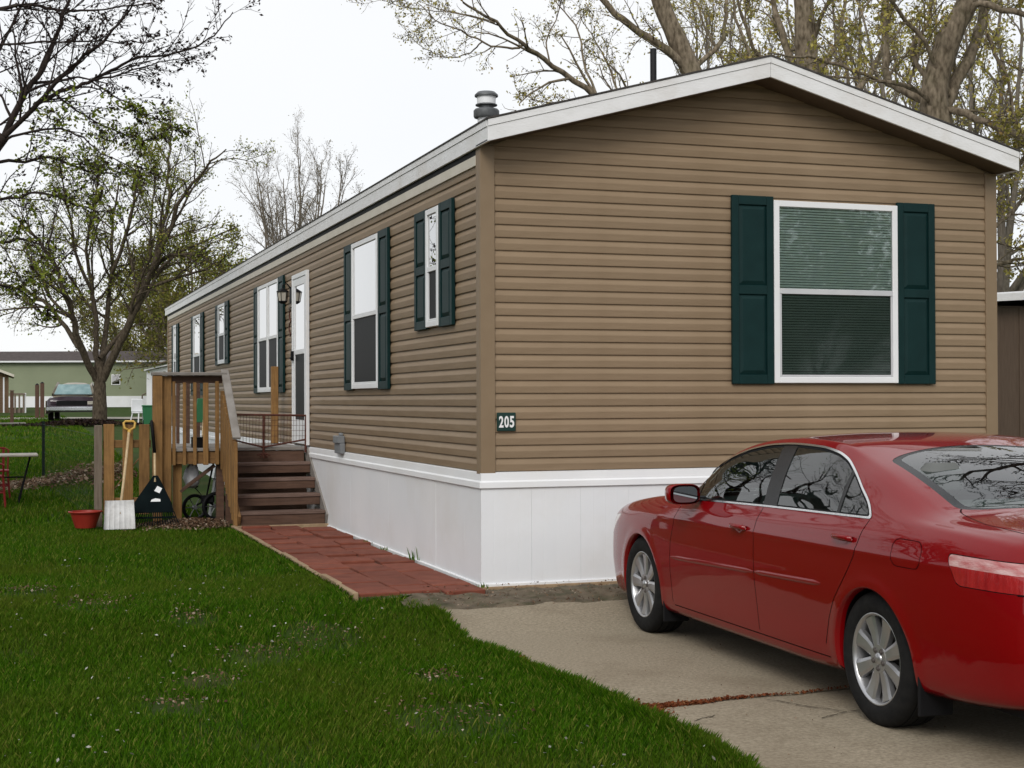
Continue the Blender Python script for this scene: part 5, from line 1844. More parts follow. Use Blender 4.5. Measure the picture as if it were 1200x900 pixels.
# a few loose ones on the lawn's bare patches and dirt strip
xs, ys = [], []
for bx_, by_, br_ in BARE:
    m_ = int(420 * br_)
    xs.append(rng.normal(bx_, br_ * 0.45, m_))
    ys.append(rng.normal(by_, br_ * 0.55, m_))
xs.append(rng.uniform(-0.55, 1.6, 260))
ys.append(rng.uniform(-0.85, -0.06, 260))
x, y = np.concatenate(xs), np.concatenate(ys)
loose = flakes(x, y, tz(x, y) + 0.016 + np.where(x > -0.6, 0.012, 0.012 * rng.random(len(x))), 0.010)
stuff('dry_leaves', 'litter', [leaf_pile, drift, loose])

# dark flower bed under the spreading tree
c0 = at(98, 497, 50)
n = 2600
x = c0[0] + rng.normal(0, 0.95, n)
y = c0[1] + rng.normal(0, 0.6, n)
stuff('flower_bed', 'bud', [flakes(x, y, tz(x, y) + 0.03 + 0.16 * rng.random(n) * np.exp(-((x - c0[0]) / 1.3) ** 2), 0.06, 0.2)])

# red-brown bud scales gathered in the joint and along the drive edge
n = 1500
x = -0.47 + np.abs(rng.normal(0, 0.30, n))
y = joint_y(x) + rng.normal(0, 0.012 + 0.018 * np.exp(-(x + 0.47) / 0.25), n)
j1 = flakes(x, y, tz(x, y) + 0.008 + 0.008 * rng.random(n), 0.011)
x = -0.47 + rng.uniform(0, 1.4, 420)
y = joint_y(x) + rng.normal(0, 0.010, 420)
j2 = flakes(x, y, tz(x, y) + 0.006 + 0.006 * rng.random(420), 0.009)
n = 1800
y = rng.uniform(-4.7, -2.3, n)
x = drive_edge(y) + np.abs(rng.normal(0, 0.022, n)) * (0.6 + 1.2 * np.exp(-((y + 3.9) / 0.35) ** 2))
j3 = flakes(x, y, tz(x, y) + 0.016, 0.010)
n = 500
x = drive_edge(-3.9) + np.abs(rng.normal(0, 0.07, n))
y = rng.normal(-3.93, 0.09, n)
j4 = flakes(x, y, tz(x, y) + 0.018, 0.011)
stuff('bud_scales', 'red_litter', [j1, j2, j3, j4])

# pale petals and seed fluff scattered through the lawn
n = 1100
x = rng.uniform(-5.5, -0.55, n)
y = -5.4 + 9 * rng.random(n) ** 1.4
k = on_lawn(x, y) & (rng.random(n) < np.clip(0.45 + 0.8 * value_noise(x, y, 1.6, 9), 0.05, 1))
x, y = x[k], y[k]
stuff('petals', 'specks', [flakes(x, y, tz(x, y) + rng.uniform(0.015, 0.05, len(x)), 0.010)])

# grit on the dirt strip and concrete
n = 420
x = rng.uniform(-0.6, 1.4, n)
y = rng.uniform(-0.9, -0.07, n)
g1 = flakes(x, y, dirt_z(x, y) + 0.004, 0.009, 0.2)
x = rng.uniform(-0.4, 3.0, 300)
y = rng.uniform(-6.0, -0.95, 300)
g2 = flakes(x, y, tz(x, y) + 0.016, 0.005, 0.2)
stuff('grit', 'litter', [g1, g2])
# weeds by the skirting foot
wx = np.concatenate([rng.normal(cx, 0.025, 14) for cx in (-0.09, -0.085, -0.10, -0.09)])
wy = np.concatenate([rng.normal(cy, 0.04, 14) for cy in (-0.2, 1.75, 2.7, 3.4)])
n = len(wx)
az = rng.uniform(0, 6.28, n)
hh = rng.uniform(0.03, 0.14, n) * np.where((wy > 1.5) & (wy < 2.1), 1.0, 0.3)
P0 = np.stack([wx - .004, wy, 0 * wx + 0.02], -1)
P1 = np.stack([wx + .004, wy, 0 * wx + 0.02], -1)
P2 = np.stack([wx + .003 + np.cos(az) * hh * .15, wy + np.sin(az) * hh * .2, 0.02 + hh * .7], -1)
P3 = np.stack([wx + np.cos(az) * hh * .25, wy + np.sin(az) * hh * .35, 0.02 + hh], -1)
stuff('weeds', 'grass', [(np.stack([P0, P1, P2, P3], 1).reshape(-1, 3), np.arange(4 * n).reshape(-1, 4))])

# ------------------------------------------------------------------ the red sedan
# car frame: x forward from the rear axle, y to the left, z up from the ground
CAR_O = (1.330, -4.655, -0.128)
CAR_RZ = math.radians(90 - 2.32)
WB, TR_, HUB = 2.96, 0.318, 0.305
car = thing('red_sedan', CAR_O, 'glossy dark red four-door sedan parked on the concrete drive by the white skirting', 'car', rz=CAR_RZ)

# stations: x -> eleven (y, z) points from the sill, up the side, over the glass-house to the roof centre
ST = [
    (4.07, [(.08, .36), (.14, .38), (.20, .45), (.22, .52), (.20, .58), (.17, .61), (.14, .62), (.12, .625), (.09, .63), (.05, .632), (0, .635)]),
    (4.02, [(.30, .25), (.40, .29), (.47, .40), (.48, .52), (.45, .61), (.40, .655), (.35, .668), (.30, .674), (.25, .68), (.13, .685), (0, .688)]),
    (3.90, [(.50, .20), (.62, .22), (.69, .38), (.695, .54), (.665, .645), (.61, .695), (.55, .712), (.49, .722), (.42, .73), (.23, .742), (0, .747)]),
    (3.75, [(.60, .19), (.74, .21), (.785, .38), (.79, .55), (.77, .675), (.72, .74), (.65, .762), (.58, .772), (.51, .78), (.28, .792), (0, .798)]),
    (3.5, [(.66, .185), (.81, .205), (.852, .38), (.86, .57), (.848, .72), (.795, .80), (.72, .822), (.65, .832), (.57, .842), (.31, .857), (0, .862)]),
    (3.1, [(.69, .18), (.845, .20), (.885, .40), (.896, .60), (.887, .77), (.83, .862), (.76, .882), (.685, .892), (.605, .902), (.33, .92), (0, .926)]),
    (2.75, [(.70, .18), (.855, .20), (.896, .42), (.909, .62), (.900, .80), (.842, .902), (.775, .92), (.70, .93), (.62, .942), (.34, .962), (0, .97)]),
    (2.48, [(.70, .18), (.86, .20), (.90, .43), (.914, .63), (.905, .82), (.85, .917), (.79, .94), (.735, .953), (.66, .97), (.36, 1.0), (0, 1.01)]),
    (2.25, [(.70, .18), (.86, .20), (.90, .43), (.915, .64), (.905, .83), (.857, .923), (.825, .955), (.785, .995), (.71, 1.03), (.38, 1.10), (0, 1.118)]),
    (2.02, [(.70, .18), (.86, .20), (.90, .44), (.915, .64), (.906, .84), (.86, .929), (.805, 1.045), (.745, 1.150), (.67, 1.185), (.37, 1.235), (0, 1.25)]),
    (1.67, [(.70, .18), (.86, .20), (.90, .44), (.915, .65), (.906, .845), (.862, .937), (.785, 1.10), (.69, 1.262), (.61, 1.312), (.33, 1.358), (0, 1.372)]),
    (1.4, [(.70, .18), (.86, .20), (.90, .44), (.915, .65), (.906, .85), (.863, .943), (.775, 1.13), (.668, 1.296), (.59, 1.347), (.32, 1.388), (0, 1.401)]),
    (1.1, [(.70, .18), (.86, .20), (.90, .44), (.915, .65), (.907, .85), (.863, .950), (.772, 1.14), (.658, 1.308), (.58, 1.360), (.32, 1.401), (0, 1.413)]),
    (.7, [(.70, .18), (.86, .20), (.90, .44), (.916, .65), (.908, .855), (.864, .957), (.774, 1.13), (.664, 1.290), (.585, 1.347), (.32, 1.390), (0, 1.403)]),
    (.48, [(.70, .18), (.86, .21), (.902, .45), (.917, .66), (.909, .86), (.864, .962), (.782, 1.105), (.682, 1.232), (.595, 1.305), (.33, 1.362), (0, 1.378)]),
    (.2, [(.70, .19), (.86, .22), (.904, .45), (.919, .66), (.910, .865), (.863, .968), (.797, 1.07), (.713, 1.168), (.612, 1.237), (.34, 1.288), (0, 1.305)]),
    (-.1, [(.70, .20), (.86, .23), (.904, .46), (.918, .67), (.908, .87), (.860, .968), (.802, 1.033), (.727, 1.085), (.628, 1.122), (.35, 1.158), (0, 1.168)]),
    (-.36, [(.69, .21), (.855, .235), (.90, .46), (.913, .67), (.902, .87), (.852, .962), (.795, .992), (.728, 1.010), (.640, 1.022), (.35, 1.043), (0, 1.05)]),
    (-.6, [(.66, .22), (.835, .24), (.885, .45), (.897, .66), (.885, .86), (.835, .948), (.775, .975), (.708, .988), (.625, .998), (.35, 1.014), (0, 1.02)]),
    (-.85, [(.60, .24), (.785, .255), (.845, .44), (.856, .64), (.840, .84), (.792, .925), (.73, .957), (.665, .973), (.58, .983), (.33, .998), (0, 1.003)]),
    (-1.0, [(.52, .26), (.715, .275), (.79, .44), (.802, .62), (.778, .81), (.738, .893), (.682, .932), (.625, .952), (.54, .965), (.31, .979), (0, .985)]),
    (-1.045, [(.46, .27), (.655, .29), (.742, .44), (.755, .61), (.725, .76), (.678, .835), (.625, .860), (.57, .872), (.485, .88), (.28, .89), (0, .895)]),
    (-1.10, [(.36, .29), (.52, .32), (.625, .45), (.64, .59), (.60, .685), (.545, .715), (.49, .725), (.43, .73), (.36, .735), (.2, .74), (0, .745)]),
    (-1.135, [(.2, .36), (.28, .40), (.34, .47), (.35, .54), (.33, .60), (.29, .62), (.25, .625), (.2, .63), (.16, .632), (.1, .635), (0, .635)]),
]
ST = sorted(ST, key=lambda s: s[0])
SX = np.array([s[0] for s in ST])
SP = np.array([s[1] for s in ST], float)          # (ns, 11, 2)
for _i, _x in enumerate(SX):                      # flatten the roof crown
    _k = 1 - 0.5 * float(sstep(-0.4, 0.1, _x) * (1 - sstep(2.1, 2.5, _x)))
    SP[_i, 8:, 1] = SP[_i, 7, 1] + (SP[_i, 8:, 1] - SP[_i, 7, 1]) * _k


def pchip(x, y, q):
    """Shape-preserving cubic through (x, y[...]) along axis 0."""
    h = np.diff(x)
    sh = (len(h),) + (1,) * (y.ndim - 1)
    hh = h.reshape(sh)
    dl = np.diff(y, axis=0) / hh
    d = np.zeros_like(y)
    w1 = 2 * hh[1:] + hh[:-1]
    w2 = hh[1:] + 2 * hh[:-1]
    same = dl[:-1] * dl[1:] > 0
    with np.errstate(divide='ignore', invalid='ignore'):
        hm = (w1 + w2) / (w1 / dl[:-1] + w2 / dl[1:])
    d[1:-1] = np.where(same, hm, 0)
    d[0], d[-1] = dl[0], dl[-1]
    i = np.clip(np.searchsorted(x, q) - 1, 0, len(h) - 1)
    s2 = (len(q),) + (1,) * (y.ndim - 1)
    t = ((q - x[i]) / h[i]).reshape(s2)
    hq = h[i].reshape(s2)
    return ((1 + 2 * t) * (1 - t) ** 2) * y[i] + t * (1 - t) ** 2 * hq * d[i] + t * t * (3 - 2 * t) * y[i + 1] + t * t * (t - 1) * hq * d[i + 1]


def section(P, v):
    """Catmull-Rom along the section's points; P (n, 11, 2), v (m,) in 0..10 -> (n, m, 2)."""
    i = np.clip(np.floor(v).astype(int), 0, 9)
    t = (v - i)[None, :, None]
    p0, p1, p2, p3 = P[:, np.maximum(i - 1, 0)], P[:, i], P[:, i + 1], P[:, np.minimum(i + 2, 10)].copy()
    last = (i + 2 > 10)
    if last.any():                               # mirror across the centre line
        mir = P[:, 9].copy()
        mir[:, 0] *= -1
        p3[:, last] = mir[:, None, :]
    return 0.5 * (2 * p1 + (p2 - p0) * t + (2 * p0 - 5 * p1 + 4 * p2 - p3) * t * t + (3 * p1 - p0 - 3 * p2 + p3) * t ** 3)


def smooth_x(a, xs):
    """Light blur along x so that station joins do not show in reflections."""
    k = np.array([1, 4, 7, 4, 1], float)
    k /= k.sum()
    for _ in range(6):
        b = a.copy()
        for j in range(2, len(a) - 2):
            b[j] = sum(k[m] * a[j + m - 2] for m in range(5))
        a = b
    return a


xs = np.concatenate([np.linspace(-1.135, -0.9, 26)[:-1], np.linspace(-0.9, 3.6, 181)[:-1], np.linspace(3.6, 4.07, 34)])
nseg = [3, 8, 9, 9, 9, 11, 11, 9, 10, 8]
vv = np.concatenate([np.linspace(k, k + 1, nseg[k], endpoint=False) for k in range(10)] + [np.array([10.0])])
PX = pchip(SX, SP, xs)
inner = (xs > -0.8) & (xs < 3.7)
PXs = smooth_x(PX, xs)
wgt = (sstep(-0.92, -0.7, xs) * (1 - sstep(3.55, 3.8, xs)))[:, None, None]
PX = PX * (1 - wgt) + PXs * wgt
YZ = section(PX, vv)
G = np.concatenate([np.broadcast_to(xs[:, None, None], YZ.shape[:2] + (1,)), YZ], -1)      # (nx, nv, 3)
# flared wheel arches
for xc in (0.0, WB):
    d = np.sqrt((G[..., 0] - xc) ** 2 + (G[..., 2] - HUB) ** 2)
    bulge = 0.006 * np.exp(-((d - 0.365) / 0.035) ** 2) * sstep(0.55, 0.75, G[..., 1]) * (G[..., 2] < 0.9)
    G[..., 1] += bulge
# shallow crease along the doors under the handles
cz = 0.80 + 0.02 * (1 - (G[..., 0] / 3.0))
G[..., 1] += 0.006 * np.exp(-((G[..., 2] - cz) / 0.02) ** 2) * sstep(0.6, 0.8, G[..., 1]) * sstep(-0.9, -0.5, G[..., 0]) * (1 - sstep(2.6, 3.2, G[..., 0])) * (vv[None, :] < 5)
du = np.gradient(G, axis=0)
dv = np.gradient(G, axis=1)
NRM = np.cross(dv, du)
NRM /= np.linalg.norm(NRM, axis=-1, keepdims=True) + 1e-12
if NRM[100, 25, 1] < 0:
    NRM = -NRM
# clean normals at the centre line
NRM[:, -1, 1] = 0
NRM /= np.linalg.norm(NRM, axis=-1, keepdims=True) + 1e-12

ATT = np.concatenate([G, NRM, np.broadcast_to(vv[None, :, None], G.shape[:2] + (1,))], -1)   # x y z nx ny nz v


def surf_at(x, z):
    """Left-hand body point and normal at a length x and height z on the side."""
    i = int(np.argmin(np.abs(xs - x)))
    row = ATT[i]
    k = np.where(row[:, 6] <= 6.5)[0]
    k = k[1:]
    j = k[np.argmin(np.abs(row[k, 2] - z))]
    j = min(max(j, 1), len(row) - 2)
    j2 = j + 1 if row[j, 2] < z else j - 1
    a, b = row[min(j, j2)], row[max(j, j2)]
    t = float(np.clip((z - a[2]) / (b[2] - a[2] + 1e-9), 0, 1))
    q = a + t * (b - a)
    return np.array([x, q[1], z]), q[3:6] / np.linalg.norm(q[3:6])


# polygons: each an (n, 7) array
polys = []
nx_, nv_ = G.shape[:2]
for i in range(nx_ - 1):
    for j in range(nv_ - 1):
        polys.append(ATT[[i, i, i + 1, i + 1], [j, j + 1, j + 1, j]])


def split(pl, fun):
    """Cut polygons by fun(points) < 0 -> (inside, outside)."""
    if not pl:
        return [], []
    ln = [len(p) for p in pl]
    allp = np.concatenate(pl)
    val = fun(allp)
    val = np.where(np.abs(val) < 1e-7, 1e-7, val)
    ins, out = [], []
    o = 0
    for p, n in zip(pl, ln):
        w = val[o:o + n]
        o += n
        if (w < 0).all():
            ins.append(p)
        elif (w > 0).all():
            out.append(p)
        else:
            a, b = [], []
            for k in range(n):
                k2 = (k + 1) % n
                (a if w[k] < 0 else b).append(p[k])
                if (w[k] < 0) != (w[k2] < 0):
                    t = w[k] / (w[k] - w[k2])
                    q = p[k] + t * (p[k2] - p[k])
                    a.append(q)
                    b.append(q)
            if len(a) > 2:
                ins.append(np.array(a))
            if len(b) > 2:
                out.append(np.array(b))
    return ins, out


def strip(pl, f, w):
    """The band |f| < w cut out of the polygons -> (band, rest); safe for bands finer than the grid."""
    lo, hi = split(pl, lambda p: f(p) - w)
    far, mid = split(lo, lambda p: f(p) + w)
    return mid, hi + far


def smax(a, b, k=0.02):
    """Rounded intersection of two half-spaces."""
    h = np.clip(0.5 + 0.5 * (a - b) / k, 0, 1)
    return b + (a - b) * h + k * h * (1 - h)


def side(p):
    return p[:, 6] < 6.9


def away(p, f, ok):
    return np.where(ok, f, 1.0)


R_ = {}
# wheel openings
for nm, xc in (('r', 0.0), ('f', WB)):
    _, polys = split(polys, lambda p, xc=xc: away(p, np.hypot(p[:, 0] - xc, (p[:, 2] - HUB) * 1.0) - 0.352, (p[:, 6] < 5) & (p[:, 1] > 0.3)))

# windscreen and rear window
def f_ws(p):
    y = np.abs(p[:, 1])
    f1 = p[:, 0] - (2.50 - 0.20 * (y / 0.7) ** 2)
    f2 = (1.70 - 0.10 * (y / 0.6) ** 2) - p[:, 0]
    f3 = (7.62 - p[:, 6]) * 0.08
    return smax(smax(f1, f2, 0.05), f3, 0.04)


def f_bl(p):
    y = np.abs(p[:, 1])
    f1 = p[:, 0] - (0.475 - 0.11 * (y / 0.55) ** 2)
    f2 = (-0.40 + 0.07 * (y / 0.6) ** 2) - p[:, 0]
    f3 = (8.06 - p[:, 6]) * 0.10
    return smax(smax(f1, f2, 0.06), f3, 0.05)


def band(f, w):
    return lambda p: np.abs(f(p)) - w


for nm, f in (('windscreen', f_ws), ('rear_window', f_bl)):
    ins, polys = split(polys, f)
    rim, ins = split(ins, lambda p, f=f: -(f(p) + 0.022))
    R_[nm + '_rim'] = rim
    R_[nm] = ins

# side windows inside a bright surround
ZBX = np.array([-0.2, .07, .28, .8, 1.2, 2.07, 2.45])
ZBZ = np.array([.972, .971, .968, .960, .953, .932, .922])
ZTX = np.array([0.03, .07, .30, .48, .57, .69, .90, 1.18, 1.40, 1.67, 1.85, 2.02, 2.15, 2.27, 2.34])
ZTZ = np.array([.93, .985, 1.118, 1.205, 1.243, 1.274, 1.296, 1.302, 1.294, 1.260, 1.214, 1.152, 1.085, .995, .93])
_zs = (ZTZ[1:] - ZTZ[:-1]) / (ZTX[1:] - ZTX[:-1])


def f_dlo(p):
    x, z = p[:, 0], p[:, 2]
    zt = pchip(ZTX, ZTZ, np.clip(x, 0.03, 2.34))
    sl = np.interp(x, 0.5 * (ZTX[1:] + ZTX[:-1]), _zs)
    f1 = (z - zt) / np.sqrt(1 + sl ** 2)
    f2 = np.interp(x, ZBX, ZBZ) - z
    f = smax(f1, f2, 0.012)
    return away(p, f, (p[:, 6] > 4) & (p[:, 6] < 8.2) & (x > 0.0) & (x < 2.36))


ins, polys = split(polys, f_dlo)
ring, ins = split(ins, lambda p: -(f_dlo(p) + 0.0095))
R_['chrome'] = ring
# dark pillar parts
def f_bp(p):
    z = p[:, 2]
    s = (z - 0.95) / 0.326
    xf_ = 1.218 + s * 0.088
    xb_ = 1.058 + s * 0.088
    return np.maximum(p[:, 0] - xf_, xb_ - p[:, 0])
def f_qp(p):
    return p[:, 0] - (0.393 + (p[:, 2] - 0.976) / 0.194 * 0.061)
def f_mir(p):
    return 2.115 + 0.25 * (p[:, 2] - 0.94) - p[:, 0]
def f_edge(p):
    return -(f_dlo(p) + 0.0095 + 0.010)
R_['pillar'], ins = split(ins, f_bp)
R_['divider'], ins = strip(ins, f_qp, 0.015)
R_['mirror_base'], ins = split(ins, f_mir)
a, ins = split(ins, f_edge)
R_['seal'] = a
R_['front_glass'], ins = split(ins, lambda p: 1.14 - p[:, 0])
R_['rear_glass'], R_['quarter_glass'] = split(ins, lambda p: 0.42 - p[:, 0])

# lamps
def f_tail(p):
    x, z = p[:, 0], p[:, 2]
    top = 0.878 + 0.03 * (x + 0.63) 
    bot = 0.742 + 0.02 * (x + 0.72)
    lead = x + 0.60 + (0.88 - z) * 0.55
    return away(p, smax(smax(z - top, bot - z, 0.03), lead, 0.03), (p[:, 6] < 5.6) & (x < -0.5) & (p[:, 1] > 0.42))
def f_head(p):
    x, z = p[:, 0], p[:, 2]
    return away(p, smax(smax(z - (0.735 - 0.12 * (x - 3.6)), (0.60 - 0.02 * (x - 3.6)) - z, 0.03), 3.46 + (0.72 - z) * 1.5 - x, 0.03), (p[:, 6] < 5.8) & (x > 3.3) & (p[:, 1] > 0.40))
ins, polys = split(polys, f_tail)
rim, ins = split(ins, lambda p: -(f_tail(p) + 0.004))
R_['tail_seal'] = rim
R_['tail_upper'], R_['tail_lower'] = split(ins, lambda p: (0.826 + 0.035 * (p[:, 0] + 0.63)) - p[:, 2])
ins, polys = split(polys, f_head)
R_['headlight'] = ins

# shut lines
def curve_x(pts):
    z = np.array([q[1] for q in pts])
    x = np.array([q[0] for q in pts])
    o = np.argsort(z)
    z, x = z[o], x[o]
    g = np.gradient(x, z)
    return lambda p: (p[:, 0] - np.interp(p[:, 2], z, x)) / np.sqrt(1 + np.interp(p[:, 2], z, g) ** 2)


c_front = curve_x([(2.42, .22), (2.43, .45), (2.40, .65), (2.33, .82), (2.27, .93)])
c_mid = curve_x([(1.20, .22), (1.215, .45), (1.222, .65), (1.222, .80), (1.20, .95)])
c_rear = curve_x([(.46, .30), (.40, .45), (.33, .56), (.25, .645), (.185, .72), (.125, .80), (.095, .88), (.075, .96), (.06, 1.0)])
Z_SILL = 0.255
gaps = []
fuel_gap = []
GW = 0.0032


def take(f, ok, w=None, store=None):
    global polys
    good = ok(np.concatenate(polys))
    o, sel, rest = 0, [], []
    for p in polys:
        (sel if good[o:o + len(p)].all() else rest).append(p)
        o += len(p)
    a, b = strip(sel, f, w or GW)
    (gaps if store is None else store).extend(a)
    polys = rest + b


take(c_front, lambda p: (p[:, 2] > Z_SILL) & (p[:, 2] < 0.925) & (p[:, 6] < 5.2) & (p[:, 0] > 2.0) & (p[:, 0] < 2.7))
take(c_mid, lambda p: (p[:, 2] > Z_SILL) & (p[:, 2] < 0.957) & (p[:, 6] < 5.3) & (np.abs(p[:, 0] - 1.2) < 0.3))
take(c_rear, lambda p: (p[:, 2] > 0.31) & (p[:, 2] < 0.972) & (p[:, 6] < 5.4) & (p[:, 0] < 0.7) & (p[:, 0] > -0.2))
take(lambda p: p[:, 2] - Z_SILL, lambda p: (p[:, 0] > 0.42) & (p[:, 0] < 2.42) & (p[:, 6] < 3) & (p[:, 1] > 0.6))


def f_fuel(p):
    x, z = p[:, 0] + 0.315, p[:, 2] - 0.845
    return away(p, smax(np.abs(x) - 0.115, np.abs(z) - 0.062, 0.05), (p[:, 6] < 5.3) & (np.abs(x) < 0.4) & (np.abs(z) < 0.2))


take(lambda p: smax(np.abs(p[:, 0] + 0.315) - 0.115, np.abs(p[:, 2] - 0.845) - 0.062, 0.05), lambda p: (p[:, 6] < 5.3) & (np.abs(p[:, 0] + 0.315) < 0.3) & (np.abs(p[:, 2] - 0.845) < 0.2), 0.0022, fuel_gap)


def f_trunk(p):
    y = np.abs(p[:, 1])
    f1 = y - np.interp(p[:, 0], [-1.2, -1.0, -.85, -.6, -.36, -0.2], [.60, .645, .665, .68, .645, .60])
    f2 = p[:, 0] + 0.335 - 0.05 * (y / 0.6) ** 2
    return away(p, smax(f1, f2, 0.09), (p[:, 0] < -0.15) & (p[:, 2] > 0.74))


take(f_trunk, lambda p: (p[:, 2] > 0.78) & (p[:, 0] < -0.17))
take(lambda p: p[:, 2] - 0.735, lambda p: (p[:, 0] < -0.98) & (p[:, 6] < 8))
# bumper seam below the tail lamp
c_bump = curve_x([(-.70, .745), (-.66, .70), (-.55, .63), (-.42, .60), (-.36, .585)])


def f_hood(p):
    y = np.abs(p[:, 1])
    f1 = y - np.interp(p[:, 0], [2.3, 2.75, 3.1, 3.5, 3.8], [.80, .795, .785, .74, .65])
    f2 = 2.47 - 0.2 * (y / 0.7) ** 2 - p[:, 0]
    return away(p, smax(smax(f1, f2, 0.04), p[:, 0] - 3.86 + 0.25 * y ** 2, 0.04), (p[:, 6] > 4.8) & (p[:, 0] > 2.1))


take(f_hood, lambda p: (p[:, 6] > 4.85) & (p[:, 0] > 2.15))
R_['gap'] = gaps

# parts left in body colour
R_['fuel_door'], polys = split(polys, f_fuel)
R_['trunk_lid'], polys = split(polys, f_trunk)
R_['hood'], polys = split(polys, f_hood)


def f_door(front):
    def f(p):
        if front:
            e = np.maximum(c_front(p), -c_mid(p))
        else:
            e = np.maximum(c_mid(p), -c_rear(p))
        return away(p, np.maximum(e, Z_SILL - p[:, 2]), (p[:, 6] < 5.9) & (p[:, 2] < 0.985) & (p[:, 1] > 0.5) & (p[:, 0] > -0.1) & (p[:, 0] < 2.6))
    return f


R_['front_door'], polys = split(polys, f_door(True))
R_['rear_door'], polys = split(polys, f_door(False))
R_['bumper'], polys = split(polys, lambda p: away(p, np.maximum(c_bump(p), p[:, 2] - 0.742), (p[:, 0] < -0.3)))
R_['body'] = polys


def region_mesh(name, pl, off=0.0, both=True, mirror=False):
    """Polygons to a mesh with the analytic normals; off moves it along the normal."""
    V, Nn, Fc = [], [], []
    key = {}
    for sgn in ((1, -1) if both else ((-1,) if mirror else (1,))):
        for p in pl:
            f = []
            for q in p:
                k = (round(q[0], 6), round(q[1] * sgn, 6), round(q[2], 6), round(q[6], 4))
                i = key.get(k)
                if i is None:
                    i = key[k] = len(V)
                    n = q[3:6] / (np.linalg.norm(q[3:6]) + 1e-12)
                    pos = q[:3] + n * off
                    V.append((pos[0], pos[1] * sgn, pos[2]))
                    Nn.append((n[0], n[1] * sgn, n[2]))
                if not f or f[-1] != i:
                    f.append(i)
            if len(f) > 2 and f[0] == f[-1]:
                f.pop()
            if len(set(f)) > 2:
                Fc.append(f if sgn > 0 else f[::-1])
    me = bpy.data.meshes.new(name)
    me.from_pydata(V, [], Fc)
    me.validate()
    me.polygons.foreach_set('use_smooth', [True] * len(me.polygons))
    me.update()
    try:
        if len(me.vertices) == len(Nn):
            me.normals_split_custom_set_from_vertices(Nn)
    except Exception as e:
        print('normals', e)
    return me


# paint: metallic-flake red under clear coat, dark where seen from inside
def car_paint():
    m, nt, b = new_mat('dark_red_metallic_paint')
    N, Lk = nt.nodes, nt.links
    tc = N.new('ShaderNodeTexCoord')
    nz = N.new('ShaderNodeTexNoise')
    nz.inputs['Scale'].default_value = 900
    Lk.new(tc.outputs['Object'], nz.inputs['Vector'])
    rp = N.new('ShaderNodeValToRGB')
    rp.color_ramp.elements[0].position = 0.35
    rp.color_ramp.elements[0].color = (0.165, 0.0008, 0.0022, 1)
    rp.color_ramp.elements[1].position = 0.7
    rp.color_ramp.elements[1].color = (0.235, 0.0012, 0.0034, 1)
    Lk.new(nz.outputs['Fac'], rp.inputs['Fac'])
    g = N.new('ShaderNodeNewGeometry')
    mx = N.new('ShaderNodeMix')
    mx.data_type = 'RGBA'
    Lk.new(g.outputs['Backfacing'], mx.inputs[0])
    Lk.new(rp.outputs['Color'], mx.inputs[6])
    mx.inputs[7].default_value = (0.012, 0.012, 0.013, 1)
    Lk.new(mx.outputs[2], b.inputs['Base Color'])
    b.inputs['Roughness'].default_value = 0.45
    b.inputs['Metallic'].default_value = 0.0
    b.inputs['Specular IOR Level'].default_value = 0.05
    b.inputs['Coat Weight'].default_value = 1.0
    b.inputs['Coat Roughness'].default_value = 0.03
    b.inputs['Coat IOR'].default_value = 1.36
    # faint road film low on the doors
    return m


M['paint'] = car_paint()
M['paint_trim'] = mat('dark_red_trim_paint', (0.165, 0.0008, 0.0022), (0.235, 0.0012, 0.0034), rough=0.45, spec=0.05, scale=900, coat=1.0)
M['paint_trim'].node_tree.nodes['Principled BSDF'].inputs['Coat IOR'].default_value = 1.36
M['shut_dark'] = mat('shut_line_shade', (0.022, 0.002, 0.003), rough=0.8, spec=0.05)
M['fuel_shade'] = mat('fuel_door_shut_line', (0.05, 0.002, 0.003), rough=0.7, spec=0.05)
M['car_chrome'] = mat('bright_trim', (0.78, 0.78, 0.78), rough=0.18, metal=1.0)
M['car_glass'] = glass_mat('tinted_car_glass', (0.66, 0.84, 0.79), ior=1.6, boost=1.5, rough=0.0, wave=0.0)
M['gloss_black'] = mat('gloss_black_trim', (0.008, 0.008, 0.009), rough=0.25)
M['rubber'] = mat('tyre_rubber', (0.009, 0.009, 0.0095), (0.016, 0.0155, 0.015), rough=0.85, spec=0.15, scale=20, bump=0.2, bscale=60)
M['alloy'] = mat('silver_alloy', (0.42, 0.42, 0.43), (0.50, 0.50, 0.51), rough=0.32, metal=0.85)
M['brake'] = mat('brake_steel', (0.10, 0.09, 0.085), (0.16, 0.14, 0.13), rough=0.6, metal=0.6)
M['lens_clear'] = mat('clear_pink_lens', (0.42, 0.09, 0.09), (0.62, 0.40, 0.39), rough=0.08, scale=14, stretch=(1, 1, 3), bump=0.3, bscale=60, coat=1.0)
M['lens_red'] = mat('red_lens', (0.26, 0.010, 0.012), (0.40, 0.022, 0.022), rough=0.08, scale=40, stretch=(1, 1, 0.15), bump=0.3, bscale=90, coat=1.0)
M['lens_head'] = mat('headlamp_lens', (0.58, 0.50, 0.44), (0.70, 0.66, 0.62), rough=0.08, scale=20, coat=1.0)
M['mirror_glass'] = mat('mirror_glass', (0.32, 0.34, 0.35), rough=0.02, metal=1.0)
M['cabin'] = mat('grey_cabin_cloth', (0.035, 0.038, 0.038), (0.05, 0.053, 0.053), rough=0.9)
M['seat'] = mat('pale_grey_seat_cloth', (0.10, 0.105, 0.10), (0.14, 0.145, 0.14), rough=0.9)


def cp(name, me, m, parent=None, **kw):
    return obj(name, me, M[m], parent or car, **kw)


body = cp('body', region_mesh('body', R_['body']), 'paint')
